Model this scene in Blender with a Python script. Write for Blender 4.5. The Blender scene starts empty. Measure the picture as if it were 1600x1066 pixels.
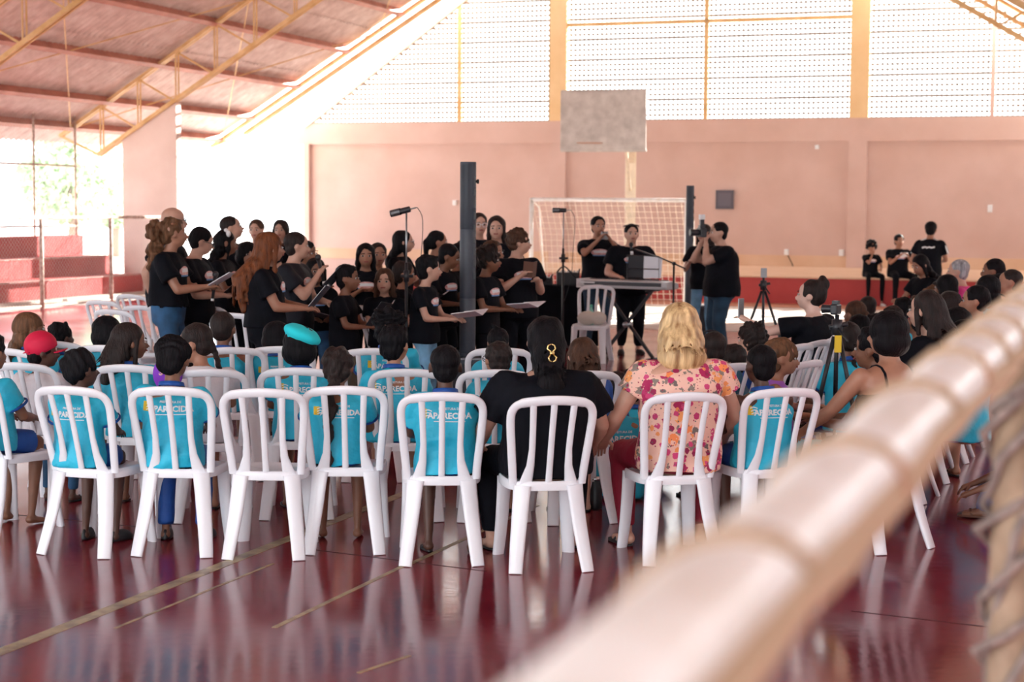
import bpy, bmesh, math, random
import numpy as np
from mathutils import Vector, Matrix
from mathutils.bvhtree import BVHTree
R = math.radians
random.seed(4); RNG = np.random.default_rng(5)
C = bpy.context.scene.collection
# ------------------------------------------------------------------ camera, sky, sun, exposure
F = 2650.0; EYE = 1.84; CX, CY = 800.0, 533.0
ROLL, PITCH = R(0.379), R(4.576)
_c, _s = math.cos(ROLL), math.sin(ROLL)
FW = np.array([0, math.cos(PITCH), -math.sin(PITCH)]); _rt = np.array([1., 0, 0]); _up = np.cross(_rt, FW)
CR = _c * _rt + _s * _up; CU = -_s * _rt + _c * _up
cam_d = bpy.data.cameras.new('camera'); cam = bpy.data.objects.new('camera', cam_d); C.objects.link(cam)
M = Matrix.Identity(4)
for i in range(3):
    M[i][0], M[i][1], M[i][2] = CR[i], CU[i], -FW[i]
M[2][3] = EYE
cam.matrix_world = M
cam_d.sensor_width = 36; cam_d.lens = F * 36 / 1600; cam_d.clip_start = .05; cam_d.clip_end = 400
cam_d.dof.use_dof = True; cam_d.dof.focus_distance = 10.2; cam_d.dof.aperture_fstop = 3.2
bpy.context.scene.camera = cam
sc = bpy.context.scene
sc.view_settings.view_transform = 'Standard'; sc.view_settings.look = 'None'
sc.view_settings.gamma = 1; sc.view_settings.use_curve_mapping = False
sc.view_settings.exposure = 1.6
sc.cycles.use_denoising = True
sc.cycles.max_bounces = 8; sc.cycles.diffuse_bounces = 5; sc.cycles.glossy_bounces = 3
sc.cycles.transparent_max_bounces = 6; sc.cycles.sample_clamp_indirect = 6
w = bpy.data.worlds.new('sky'); sc.world = w; w.use_nodes = True
bg = w.node_tree.nodes['Background']; bg.inputs[0].default_value = (.90, .96, 1.0, 1); bg.inputs[1].default_value = 1.9

TH = R(19.062)
HU = Vector((math.sin(TH), math.cos(TH), 0)); HV = Vector((math.cos(TH), -math.sin(TH), 0))
def hall(u, v, z=0): return HU * u + HV * v + Vector((0, 0, z))
SUNDIR = (HU * math.cos(R(28)) + HV * math.sin(R(28))) * math.cos(R(24.5)) + Vector((0, 0, math.sin(R(24.5))))
sd = bpy.data.lights.new('sun', 'SUN'); sd.energy = 22; sd.angle = R(.6); sd.color = (1, .95, .86)
sun = bpy.data.objects.new('sun', sd); C.objects.link(sun); sun.rotation_euler = SUNDIR.to_track_quat('Z', 'Y').to_euler()

def ray(px, py): return FW + CR * ((px - CX) / F) + CU * ((CY - py) / F)
def ground(px, py, z=0.0):
    d = ray(px, py); t = (z - EYE) / d[2]; return Vector(d * t) + Vector((0, 0, EYE))
def atdepth(px, py, Y):
    d = ray(px, py); return Vector(d * (Y / d[1])) + Vector((0, 0, EYE))
def on_u(px, py, u):
    d = Vector(ray(px, py)); t = u / d.dot(HU); p = d * t; return p.dot(HV), p.z + EYE
def on_v(px, py, v):
    d = Vector(ray(px, py)); t = v / d.dot(HV); p = d * t; return p.dot(HU), p.z + EYE

# ------------------------------------------------------------------ materials
MAT = {}
def mat(name, col, rough=.6, metal=0, var=.0, scale=8, bump=0, bscale=60, spec=.5, trans=0, emit=0, coat=0, stretch=None, col2=None):
    if name in MAT: return MAT[name]
    m = bpy.data.materials.new(name); m.use_nodes = True; nt = m.node_tree; b = nt.nodes['Principled BSDF']
    b.inputs['Base Color'].default_value = (*col, 1); b.inputs['Roughness'].default_value = rough
    b.inputs['Metallic'].default_value = metal; b.inputs['Specular IOR Level'].default_value = spec
    if coat: b.inputs['Coat Weight'].default_value = coat; b.inputs['Coat Roughness'].default_value = .1
    if var or bump:
        tc = nt.nodes.new('ShaderNodeTexCoord'); mp = nt.nodes.new('ShaderNodeMapping'); nt.links.new(tc.outputs['Object'], mp.inputs[0])
        if stretch: mp.inputs['Scale'].default_value = stretch
    if var:
        n = nt.nodes.new('ShaderNodeTexNoise'); n.inputs['Scale'].default_value = scale; n.inputs['Detail'].default_value = 4
        nt.links.new(mp.outputs[0], n.inputs[0])
        r = nt.nodes.new('ShaderNodeValToRGB'); nt.links.new(n.outputs[0], r.inputs[0])
        c2 = col2 or tuple(min(1, c * (1 + var)) for c in col)
        r.color_ramp.elements[0].color = (*[c * (1 - var) for c in col], 1); r.color_ramp.elements[1].color = (*c2, 1)
        r.color_ramp.elements[0].position = .3; r.color_ramp.elements[1].position = .7
        nt.links.new(r.outputs[0], b.inputs['Base Color'])
    if bump:
        n2 = nt.nodes.new('ShaderNodeTexNoise'); n2.inputs['Scale'].default_value = bscale; n2.inputs['Detail'].default_value = 3
        nt.links.new(mp.outputs[0], n2.inputs[0]); bp = nt.nodes.new('ShaderNodeBump'); bp.inputs['Strength'].default_value = bump
        bp.inputs['Distance'].default_value = .025 if bscale < 30 else .01
        nt.links.new(n2.outputs[0], bp.inputs['Height']); nt.links.new(bp.outputs[0], b.inputs['Normal'])
    if trans: b.inputs['Transmission Weight'].default_value = trans
    if emit: b.inputs['Emission Color'].default_value = (*col, 1); b.inputs['Emission Strength'].default_value = emit
    MAT[name] = m; return m
plastic = mat('white_plastic', (.82, .83, .88), .33, var=.03, scale=5, coat=.15)
turq = mat('turquoise_jersey', (.018, .47, .68), .55, var=.10, scale=7, bump=1.0, bscale=9)
royal = mat('royal_blue_cloth', (.008, .075, .34), .6, var=.15, scale=9, bump=.2, bscale=25)
black = mat('black_cotton', (.0035, .004, .0075), .8, var=.3, scale=8, bump=.25, bscale=25, spec=.15)
charcoal = mat('charcoal_cotton', (.008, .010, .017), .75, var=.25, scale=8, bump=.2, bscale=25, spec=.3)
denim = mat('blue_denim', (.02, .085, .19), .8, var=.5, scale=6, bump=.2, bscale=40)
denimlight = mat('washed_denim', (.16, .36, .55), .8, var=.45, scale=5, bump=.2, bscale=40)
denimdark = mat('dark_denim', (.012, .045, .085), .8, var=.4, scale=6)
maroon = mat('crimson_cloth', (.25, .004, .025), .7, var=.15, scale=8, bump=.2, bscale=25)
tealdark = mat('dark_teal_cloth', (.015, .085, .15), .7, var=.15, scale=8, bump=.2, bscale=25)
whitecloth = mat('white_cotton', (.72, .70, .74), .8, var=.06, scale=8, bump=.25, bscale=22)
pinkcloth = mat('pink_cloth', (.8, .42, .42), .8, var=.1, scale=8)
hotpink = mat('hot_pink_cloth', (.72, .05, .28), .7, var=.1, scale=8)
redcloth = mat('red_cloth', (.5, .012, .05), .7, var=.1, scale=8)
purplecloth = mat('purple_cloth', (.36, .12, .55), .7)
olive = mat('olive_cloth', (.12, .11, .08), .8, var=.2)
SKIN = {'dark': (.085, .034, .021), 'brown': (.21, .088, .050), 'mid': (.37, .175, .110), 'light': (.56, .32, .235), 'fair': (.68, .44, .36)}
for k, c in SKIN.items(): mat('skin_' + k, c, .5, var=.08, scale=14)
HAIRC = {'black': (.006, .005, .0065), 'dark': (.016, .009, .008), 'brown': (.06, .026, .014), 'auburn': (.14, .04, .012), 'grey': (.32, .32, .34), 'curlbrown': (.12, .055, .026), 'buzz': (.014, .009, .009)}
for k, c in HAIRC.items(): mat('hair_' + k, c, .62, var=.5, scale=40, bump=.8, bscale=90, stretch=(1, 1, .16), spec=.28)
MAT['hair_black'].node_tree.nodes['Principled BSDF'].inputs['Specular IOR Level'].default_value = .12
mat('hair_blonde', (.42, .20, .07), .5, var=.4, scale=30, bump=.6, bscale=80, stretch=(1, 1, .10), col2=(.88, .64, .33))
eyewhite = mat('eye_white', (.55, .52, .5), .3); eyedark = mat('eye_dark', (.02, .012, .01), .2); lipm = mat('lip_skin', (.30, .07, .065), .5)
paper = mat('white_paper', (.80, .80, .86), .7); blackcard = mat('black_card', (.014, .014, .02), .45)
blackmetal = mat('black_metal', (.018, .019, .024), .4); greymetal = mat('grey_metal', (.35, .36, .38), .35, .8)
speakergrey = mat('speaker_grey', (.045, .055, .075), .5, var=.08, scale=30)
printwhite = mat('print_white', (.80, .84, .86), .6); printyellow = mat('print_yellow', (.80, .55, .03), .6); printpink = mat('print_pink', (.85, .33, .32), .6, var=.3, scale=40, col2=(.85, .62, .6)); printblue = mat('print_blue', (.12, .3, .6), .6)
sandalblack = mat('black_rubber', (.012, .012, .014), .5); sandalbrown = mat('brown_leather', (.12, .045, .025), .6)
shoewhite = mat('white_shoe', (.75, .75, .77), .5); redcap = mat('red_cap_cloth', (.62, .004, .05), .7, var=.08)
gold = mat('gold_metal', (.8, .6, .25), .25, .9); chrome = mat('chrome', (.7, .7, .72), .15, .95)
ropecol = mat('net_rope', (.22, .17, .15), .9, var=.4, scale=30)
def floral():
    m = bpy.data.materials.new('floral_print'); m.use_nodes = True; nt = m.node_tree; b = nt.nodes['Principled BSDF']; b.inputs['Roughness'].default_value = .7
    tc = nt.nodes.new('ShaderNodeTexCoord')
    def layer(prev, scale, thr, cols, off, dist=.25):
        mp = nt.nodes.new('ShaderNodeMapping'); mp.inputs['Location'].default_value = off; nt.links.new(tc.outputs['Object'], mp.inputs[0])
        ns = nt.nodes.new('ShaderNodeTexNoise'); ns.inputs['Scale'].default_value = scale * 2.4; nt.links.new(mp.outputs[0], ns.inputs[0])
        mx = nt.nodes.new('ShaderNodeVectorMath'); mx.operation = 'MULTIPLY_ADD'; nt.links.new(ns.outputs['Color'], mx.inputs[0])
        mx.inputs[1].default_value = (dist / scale * 2,) * 3; nt.links.new(mp.outputs[0], mx.inputs[2])
        v = nt.nodes.new('ShaderNodeTexVoronoi'); v.inputs['Scale'].default_value = scale; nt.links.new(mx.outputs[0], v.inputs[0])
        lt = nt.nodes.new('ShaderNodeMath'); lt.operation = 'LESS_THAN'; lt.inputs[1].default_value = thr; nt.links.new(v.outputs['Distance'], lt.inputs[0])
        sp = nt.nodes.new('ShaderNodeSeparateColor'); nt.links.new(v.outputs['Color'], sp.inputs[0])
        r = nt.nodes.new('ShaderNodeValToRGB'); r.color_ramp.interpolation = 'CONSTANT'; nt.links.new(sp.outputs[0], r.inputs[0])
        els = r.color_ramp.elements; els[0].color = (*cols[0], 1); els[1].color = (*cols[-1], 1); els[1].position = 1 - 1 / len(cols)
        for i, c in enumerate(cols[1:-1]): e = els.new((i + 1) / len(cols)); e.color = (*c, 1)
        mi = nt.nodes.new('ShaderNodeMix'); mi.data_type = 'RGBA'; nt.links.new(lt.outputs[0], mi.inputs[0])
        if prev is None: mi.inputs[6].default_value = (.85, .52, .42, 1)
        else: nt.links.new(prev, mi.inputs[6])
        nt.links.new(r.outputs[0], mi.inputs[7]); return mi.outputs[2]
    p = layer(None, 16, .40, [(.16, .13, .12), (.85, .52, .42), (.25, .2, .17), (.85, .52, .42)], (0, 0, 0), .5)
    p = layer(p, 13, .42, [(.9, .26, .08), (.85, .52, .42), (.88, .36, .12), (.42, .015, .10), (.85, .52, .42)], (3, 1, 2), .3)
    p = layer(p, 24, .42, [(.5, .03, .14), (.85, .52, .42), (.65, .06, .2), (.85, .30, .1), (.30, .01, .07)], (7, 5, 1), .2)
    p = layer(p, 55, .22, [(.13, .12, .12), (.85, .6, .4), (.35, .02, .08)], (2, 9, 4), .2)
    nt.links.new(p, b.inputs['Base Color']); MAT['floral'] = m; return m
floralm = floral()

# ------------------------------------------------------------------ object helpers
def newmesh(name, verts, faces, m, smooth=False):
    me = bpy.data.meshes.new(name); me.from_pydata([tuple(v) for v in verts], [], faces); me.update()
    if m is not None: me.materials.append(m)
    if smooth: me.polygons.foreach_set('use_smooth', [True] * len(me.polygons))
    return me
def link(name, me, parent=None, loc=None, kind=None, label=None):
    o = bpy.data.objects.new(name, me); C.objects.link(o)
    if parent is not None: o.parent = parent
    if loc is not None: o.location = loc
    if kind: o['kind'] = kind
    if label: o['label'] = label
    return o
def tag(o, label, cat, group=None):
    o['label'] = label; o['category'] = cat
    if group: o['group'] = group
    return o
def thing(name, label, cat, loc=(0, 0, 0), rz=0, group=None):
    o = bpy.data.objects.new(name, None); C.objects.link(o); o.location = loc; o.rotation_euler = (0, 0, rz); o.empty_display_size = .1
    return tag(o, label, cat, group)
class MB:
    def __init__(s): s.v = []; s.f = []
    def add(s, vs, fs):
        n = len(s.v); s.v += [tuple(v) for v in vs]; s.f += [tuple(i + n for i in f) for f in fs]; return s
    def box(s, x0, x1, y0, y1, z0, z1, T=None):
        vs = [Vector((x, y, z)) for x in (x0, x1) for y in (y0, y1) for z in (z0, z1)]
        if T: vs = [T @ v for v in vs]
        return s.add(vs, [(0, 1, 3, 2), (4, 6, 7, 5), (0, 4, 5, 1), (2, 3, 7, 6), (0, 2, 6, 4), (1, 5, 7, 3)])
    def hbox(s, u0, u1, v0, v1, z0, z1):
        vs = [hall(u, v, z) for u in (u0, u1) for v in (v0, v1) for z in (z0, z1)]
        return s.add(vs, [(0, 1, 3, 2), (4, 6, 7, 5), (0, 4, 5, 1), (2, 3, 7, 6), (0, 2, 6, 4), (1, 5, 7, 3)])
    def tube(s, pts, r, n=8, cap=True, flat=1.0):
        pts = [Vector(p) for p in pts]; rs = r if isinstance(r, (list, tuple)) else [r] * len(pts)
        prev = None; base = len(s.v); vs = []
        for i, p in enumerate(pts):
            d = (pts[min(i + 1, len(pts) - 1)] - pts[max(i - 1, 0)]).normalized()
            if prev is None:
                a = d.cross(Vector((0, 0, 1)))
                if a.length < .1: a = d.cross(Vector((0, 1, 0)))
                a.normalize()
            else: a = (prev - d * prev.dot(d)).normalized()
            prev = a; b = d.cross(a)
            for k in range(n):
                t = 2 * math.pi * k / n; vs.append(p + a * (rs[i] * math.cos(t)) + b * (rs[i] * flat * math.sin(t)))
        fs = []
        for i in range(len(pts) - 1):
            for k in range(n):
                k2 = (k + 1) % n; fs.append((i * n + k, i * n + k2, (i + 1) * n + k2, (i + 1) * n + k))
        if cap: fs.append(tuple(range(n - 1, -1, -1))); fs.append(tuple((len(pts) - 1) * n + k for k in range(n)))
        return s.add(vs, fs)
    def beam(s, a, b, wd, ht, up=Vector((0, 0, 1))):
        a = Vector(a); b = Vector(b); d = (b - a).normalized(); x = d.cross(up).normalized(); z = x.cross(d)
        vs = [q + x * (i * wd / 2) + z * (j * ht / 2) for q in (a, b) for i in (-1, 1) for j in (-1, 1)]
        return s.add(vs, [(0, 1, 3, 2), (4, 6, 7, 5), (0, 4, 5, 1), (2, 3, 7, 6), (0, 2, 6, 4), (1, 5, 7, 3)])
    def loft(s, rings, cap=True):
        n = len(rings[0]); vs = [v for r in rings for v in r]; fs = []
        for i in range(len(rings) - 1):
            for k in range(n):
                k2 = (k + 1) % n; fs.append((i * n + k, i * n + k2, (i + 1) * n + k2, (i + 1) * n + k))
        if cap: fs.append(tuple(range(n - 1, -1, -1))); fs.append(tuple((len(rings) - 1) * n + k for k in range(n)))
        return s.add(vs, fs)
    def lathe(s, prof, T=None, n=20):
        rings = []
        for r, z in prof:
            ring = [Vector((r * math.cos(2 * math.pi * k / n), r * math.sin(2 * math.pi * k / n), z)) for k in range(n)]
            rings.append([T @ v for v in ring] if T else ring)
        return s.loft(rings)
    def ell(s, c, rad, rot=None, nu=12, nv=8):
        c = Vector(c); vs = []; fs = []
        for j in range(1, nv):
            ph = math.pi * j / nv
            for k in range(nu):
                t = 2 * math.pi * k / nu
                v = Vector((rad[0] * math.sin(ph) * math.cos(t), rad[1] * math.sin(ph) * math.sin(t), rad[2] * math.cos(ph)))
                vs.append(c + (rot @ v if rot else v))
        top = Vector((0, 0, rad[2])); vs.append(c + (rot @ top if rot else top)); vs.append(c - (rot @ top if rot else top))
        T_, B_ = len(vs) - 2, len(vs) - 1
        for j in range(nv - 2):
            for k in range(nu):
                k2 = (k + 1) % nu; fs.append((j * nu + k, (j + 1) * nu + k, (j + 1) * nu + k2, j * nu + k2))
        for k in range(nu):
            k2 = (k + 1) % nu; fs.append((T_, k, k2)); fs.append((B_, (nv - 2) * nu + k2, (nv - 2) * nu + k))
        return s.add(vs, fs)
    def rc(s, a, b, ra, rb, n=10, side=None, ratio=1.0):
        """rounded cone from a to b; optional flattening along 'side' """
        a = Vector(a); b = Vector(b); d = (b - a); L = d.length
        if L < 1e-6: return s.ell(a, (ra, ra, ra))
        d /= L
        x = side if side is not None else (d.cross(Vector((0, 0, 1))) if abs(d.z) < .9 else d.cross(Vector((0, 1, 0))))
        x = (x - d * x.dot(d)).normalized(); y = d.cross(x); rings = []
        for t, rr in ((-1, .0), (-.87, .5), (-.5, .87), (0, 1.)):
            rings.append((a + d * (ra * t), ra * max(rr, .05)))
        for t, rr in ((0, 1.), (.5, .87), (.87, .5), (1, .0)):
            rings.append((b + d * (rb * t), rb * max(rr, .05)))
        return s.loft([[c + x * (r * ratio * math.cos(2 * math.pi * k / n)) + y * (r * math.sin(2 * math.pi * k / n)) for k in range(n)] for c, r in rings])
    def obj(s, name, m, parent=None, smooth=False, kind=None, label=None):
        return link(name, newmesh(name, s.v, s.f, m, smooth), parent, kind=kind, label=label)
def bevel(o, w=.004, seg=2, ang=35):
    b = o.modifiers.new('bevel', 'BEVEL'); b.width = w; b.segments = seg; b.limit_method = 'ANGLE'; b.angle_limit = R(ang); return o
def autosmooth(o, ang=40):
    me = o.data; me.polygons.foreach_set('use_smooth', [True] * len(me.polygons))
    try: me.set_sharp_from_angle(angle=R(ang))
    except Exception: pass
    return o

# voxel fusing: many overlapping closed pieces become one continuous surface
_vc = {}
def fuse(mb, voxel, smooth=2, noise=None, name='fused'):
    me = bpy.data.meshes.new('tmp'); me.from_pydata(mb.v, [], mb.f); me.update()
    o = bpy.data.objects.new('tmp', me); TMP.objects.link(o)
    r = o.modifiers.new('r', 'REMESH'); r.mode = 'VOXEL'; r.voxel_size = voxel; r.use_smooth_shade = True
    if smooth: q = o.modifiers.new('s', 'SMOOTH'); q.iterations = smooth; q.factor = .5
    dg = tdg()
    out = bpy.data.meshes.new_from_object(o.evaluated_get(dg)); out.name = name
    bpy.data.objects.remove(o); bpy.data.meshes.remove(me)
    n = len(out.vertices)
    if noise is not None and n:
        co = np.empty(n * 3); out.vertices.foreach_get('co', co); co = co.reshape(-1, 3)
        no = np.empty(n * 3); out.vertices.foreach_get('normal', no); no = no.reshape(-1, 3)
        co = co + no * noise(co)[:, None]; out.vertices.foreach_set('co', co.ravel()); out.update()
    return out
TSC = bpy.data.scenes.new('workbench'); TMP = TSC.collection; TVL = TSC.view_layers[0]
def tdg():
    with bpy.context.temp_override(scene=TSC, view_layer=TVL):
        dg = bpy.context.evaluated_depsgraph_get(); dg.update(); return dg
def wrinkle(amp, k=22, seed=0):
    g = np.random.default_rng(seed); d = g.normal(size=(5, 3)); d[:, 2] *= .8; d /= np.linalg.norm(d, axis=1)[:, None]
    ks = k * g.uniform(.6, 1.9, 5); ph = g.uniform(0, 6, 5); w2 = g.normal(size=(3, 3)) * k * .5
    def f(co):
        q = co + .018 * np.sin(co @ w2)
        s = sum(np.sin((q @ d[i]) * ks[i] + ph[i]) / (1 + .5 * i) for i in range(5)); s = s / 2.2
        return amp * (np.abs(s) * -1.6 + .5)
    return f
def curls(amp, k=110, seed=0):
    g = np.random.default_rng(seed); w1 = g.normal(size=(3, 3)) * k; w2 = g.normal(size=(3, 3)) * k * .45
    def f(co): return amp * (np.prod(np.sin(co @ w1 * .6), axis=1) * 1.2 + .8 * np.sin(co @ w2[:, 0]) * np.sin(co @ w2[:, 1]))
    return f
# ------------------------------------------------------------------ people
def ik(a, t, l1, l2, pole):
    a = Vector(a); t = Vector(t); d = t - a; L = min(d.length, (l1 + l2) * .985); d.normalize(); t = a + d * L
    x = (l1 * l1 - l2 * l2 + L * L) / (2 * L); h = math.sqrt(max(l1 * l1 - x * x, 0))
    p = Vector(pole); p = p - d * p.dot(d); p.normalize()
    return a + d * x + p * h, t
def headfrac(H): return float(np.interp(H, [.95, 1.2, 1.4, 1.62], [.195, .178, .162, .143]))

def hair_shape(style, hh, seed):
    """returns a list of pieces (MB, noise) in head space (unit = metres), head centre at origin, face towards +y"""
    m = MB(); k = hh; rnd = random.Random(seed)
    E_ = lambda c, r: m.ell([q * k for q in c], [r[0] * k * 1.07, r[1] * k * 1.03, r[2] * k * 1.03], nu=16, nv=12)
    T_ = lambda a, b, ra, rb: m.rc([q * k for q in a], [q * k for q in b], ra * k, rb * k)
    noise = curls(.004, 90, seed); vox = .009
    if style in ('short', 'buzz', 'flat'):
        g = {'short': 0., 'buzz': -.03, 'flat': -.015}[style]
        E_((0, -.10, .17), (.385 + g, .44 + g, .39 + g)); E_((0, -.21, -.08), (.33 + g, .27 + g, .34 + g))
        if style == 'short': E_((.04, .10, .36), (.26, .22, .17))
        noise = curls(.004 if style == 'short' else .0012, 120, seed)
    elif style == 'afro':
        E_((0, -.06, .20), (.45, .49, .44)); E_((0, -.2, -.02), (.40, .34, .32)); noise = curls(.018, 70, seed)
    elif style == 'curlyshort':
        E_((0, -.09, .18), (.39, .45, .40)); E_((0, -.22, -.04), (.33, .28, .32)); noise = curls(.012, 80, seed)
    elif style == 'bob':
        E_((0, -.10, .15), (.45, .48, .44)); E_((0, -.17, -.14), (.48, .42, .40)); noise = curls(.002, 60, seed)
    elif style in ('long', 'longwavy', 'blonde'):
        E_((0, -.10, .17), (.39, .44, .39))
        w = 1.12 if style == 'blonde' else 1.0
        for (y, z, rx, ry) in ((-.18, .05, .40, .36), (-.28, -.30, .44, .27), (-.50, -.62, .47, .20), (-.72, -.92, .44, .16)):
            if z < -.7 and style == 'blonde': continue
            E_((0, y, z), (rx * w, ry, .30))
        for s_ in (-1, 1):
            T_((s_ * .33, .08, .05), (s_ * .38, .02, -.62), .10, .07)
        noise = curls({'long': .004, 'blonde': .0035}.get(style, .006), 40, seed)
    elif style == 'halfup':
        E_((0, -.10, .17), (.40, .45, .40))
        for (y, z, rx, ry) in ((-.20, -.05, .40, .34), (-.30, -.35, .38, .27), (-.50, -.62, .34, .20), (-.74, -.90, .28, .16)): E_((0, y, z), (rx, ry, .28))
        noise = curls(.006, 45, seed)
    elif style == 'longtail':
        E_((0, -.10, .17), (.385, .44, .39)); E_((0, -.21, -.07), (.34, .27, .33)); E_((0, -.42, -.05), (.16, .14, .16))
        for q in range(24): E_((.06 * math.sin(q * .9), -.47 - .036 * min(q, 11) + .03 * math.cos(q * .7), -.2 - q * .095), (.19 - .0055 * q, .13 - .003 * q, .12))
        noise = curls(.008, 60, seed)
    elif style == 'verylong':
        E_((0, -.10, .17), (.40, .45, .40))
        for (y, z, rx, ry) in ((-.18, .05, .42, .36), (-.32, -.30, .44, .28), (-.58, -.62, .46, .22), (-.82, -.95, .45, .18), (-.98, -1.3, .42, .16), (-1.0, -1.7, .36, .14), (-.98, -1.95, .28, .11)): E_((0, y, z), (rx, ry, .32))
        for s_ in (-1, 1): T_((s_ * .33, .08, .05), (s_ * .38, .02, -.8), .10, .07)
        noise = curls(.006, 40, seed)
    elif style in ('ponytail', 'curlytail', 'braid', 'bun', 'topknot', 'knots', 'braids2', 'updo', 'pigtop'):
        E_((0, -.10, .17), (.375, .43, .385)); E_((0, -.21, -.07), (.32, .26, .31))
        noise = curls(.0016, 90, seed)
        if style == 'ponytail':
            T_((0, -.48, .12), (0, -.60, .0), .13, .15); T_((0, -.60, .0), (.03, -.58, -.55), .15, .13); T_((.03, -.58, -.55), (-.02, -.50, -1.15), .13, .05)
        if style == 'curlytail':
            for q in range(46):
                z = .32 - q * .036; E_((rnd.uniform(-.2, .2), -.66 + rnd.uniform(-.17, .12), z), (rnd.uniform(.12, .2),) * 3)
            noise = curls(.016, 70, seed)
        if style == 'braid':
            for q in range(14): E_((.03 * (-1) ** q + .02, -.44 - .05 * math.sin(q * .25), .1 - q * .115), (.085 - q * .002, .085, .085))
        if style == 'braids2':
            for s_ in (-1, 1):
                for q in range(11): E_((s_ * (.34 + .02 * (-1) ** q), -.28, -.1 - q * .10), (.07, .07, .07))
        if style == 'bun': E_((0, -.40, .40), (.24, .22, .24)); E_((.05, -.36, .58), (.15, .14, .13)); E_((0, -.30, .1), (.36, .30, .40)); noise = curls(.006, 60, seed)
        if style == 'topknot': E_((0, -.12, .62), (.16, .16, .14)); T_((0, -.1, .6), (.12, -.05, .78), .08, .03)
        if style == 'pigtop': T_((-.05, -.2, .52), (-.28, -.2, .72), .10, .03); T_((.05, -.45, .2), (.2, -.5, -.05), .14, .12)
        if style == 'knots':
            for a_ in range(7): E_((rnd.uniform(-.33, .33), rnd.uniform(-.35, .05), rnd.uniform(.30, .55)), (.10, .10, .09))
            E_((-.42, -.2, .22), (.14, .14, .12)); E_((-.3, -.3, .30), (.16, .14, .14)); noise = curls(.006, 90, seed)
        if style == 'updo': E_((0, -.36, .02), (.24, .20, .24))
    elif style == 'bald': return None
    return m, noise, vox

def strands(mb, k, n, length, width, seed, wave=.02, spread=.40, back=-.36, r=.016, curl=8.):
    """separate locks falling from the crown"""
    g = random.Random(seed)
    for i in range(n):
        t = g.uniform(-1, 1); a = t * 1.75   # angle round the back of the head
        sx, sy = math.sin(a), -math.cos(a)
        pts = []; rs = []; L = length * g.uniform(.82, 1.03); ph = g.uniform(0, 6); s0 = g.uniform(.35, .75)
        for j in range(9):
            u = j / 8
            if u < .34:
                q = u / .34; el = (1 - q) * s0 * math.pi / 2 * 1.25
                x = .40 * math.cos(el) * sx; y = -.10 + .46 * math.cos(el) * sy; z = .15 + .42 * math.sin(el)
            else:
                q = (u - .34) / .66; z = .15 - q * L
                x = sx * (.40 + (width - .40) * min(1, q * 1.4)); y = -.10 + sy * .46 + (back + .16) * min(1, q * 1.6)
                y = min(y, .02) if abs(a) > 1.3 else y
                y -= .55 * max(0, min(1, (-.35 - z) / .55)) * max(0, min(1, (1.5 - abs(a)) * 2))
            wv = wave * math.sin(curl * u + ph) * min(1, u * 2)
            pts.append((k * (x + wv), k * (y - abs(wv) * .4), k * z)); rs.append(k * r * (1.2 if 0 < j < 7 else .5) * g.uniform(.8, 1.2) * 1.7)
        mb.tube(pts, rs, 5, flat=.6)

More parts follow.
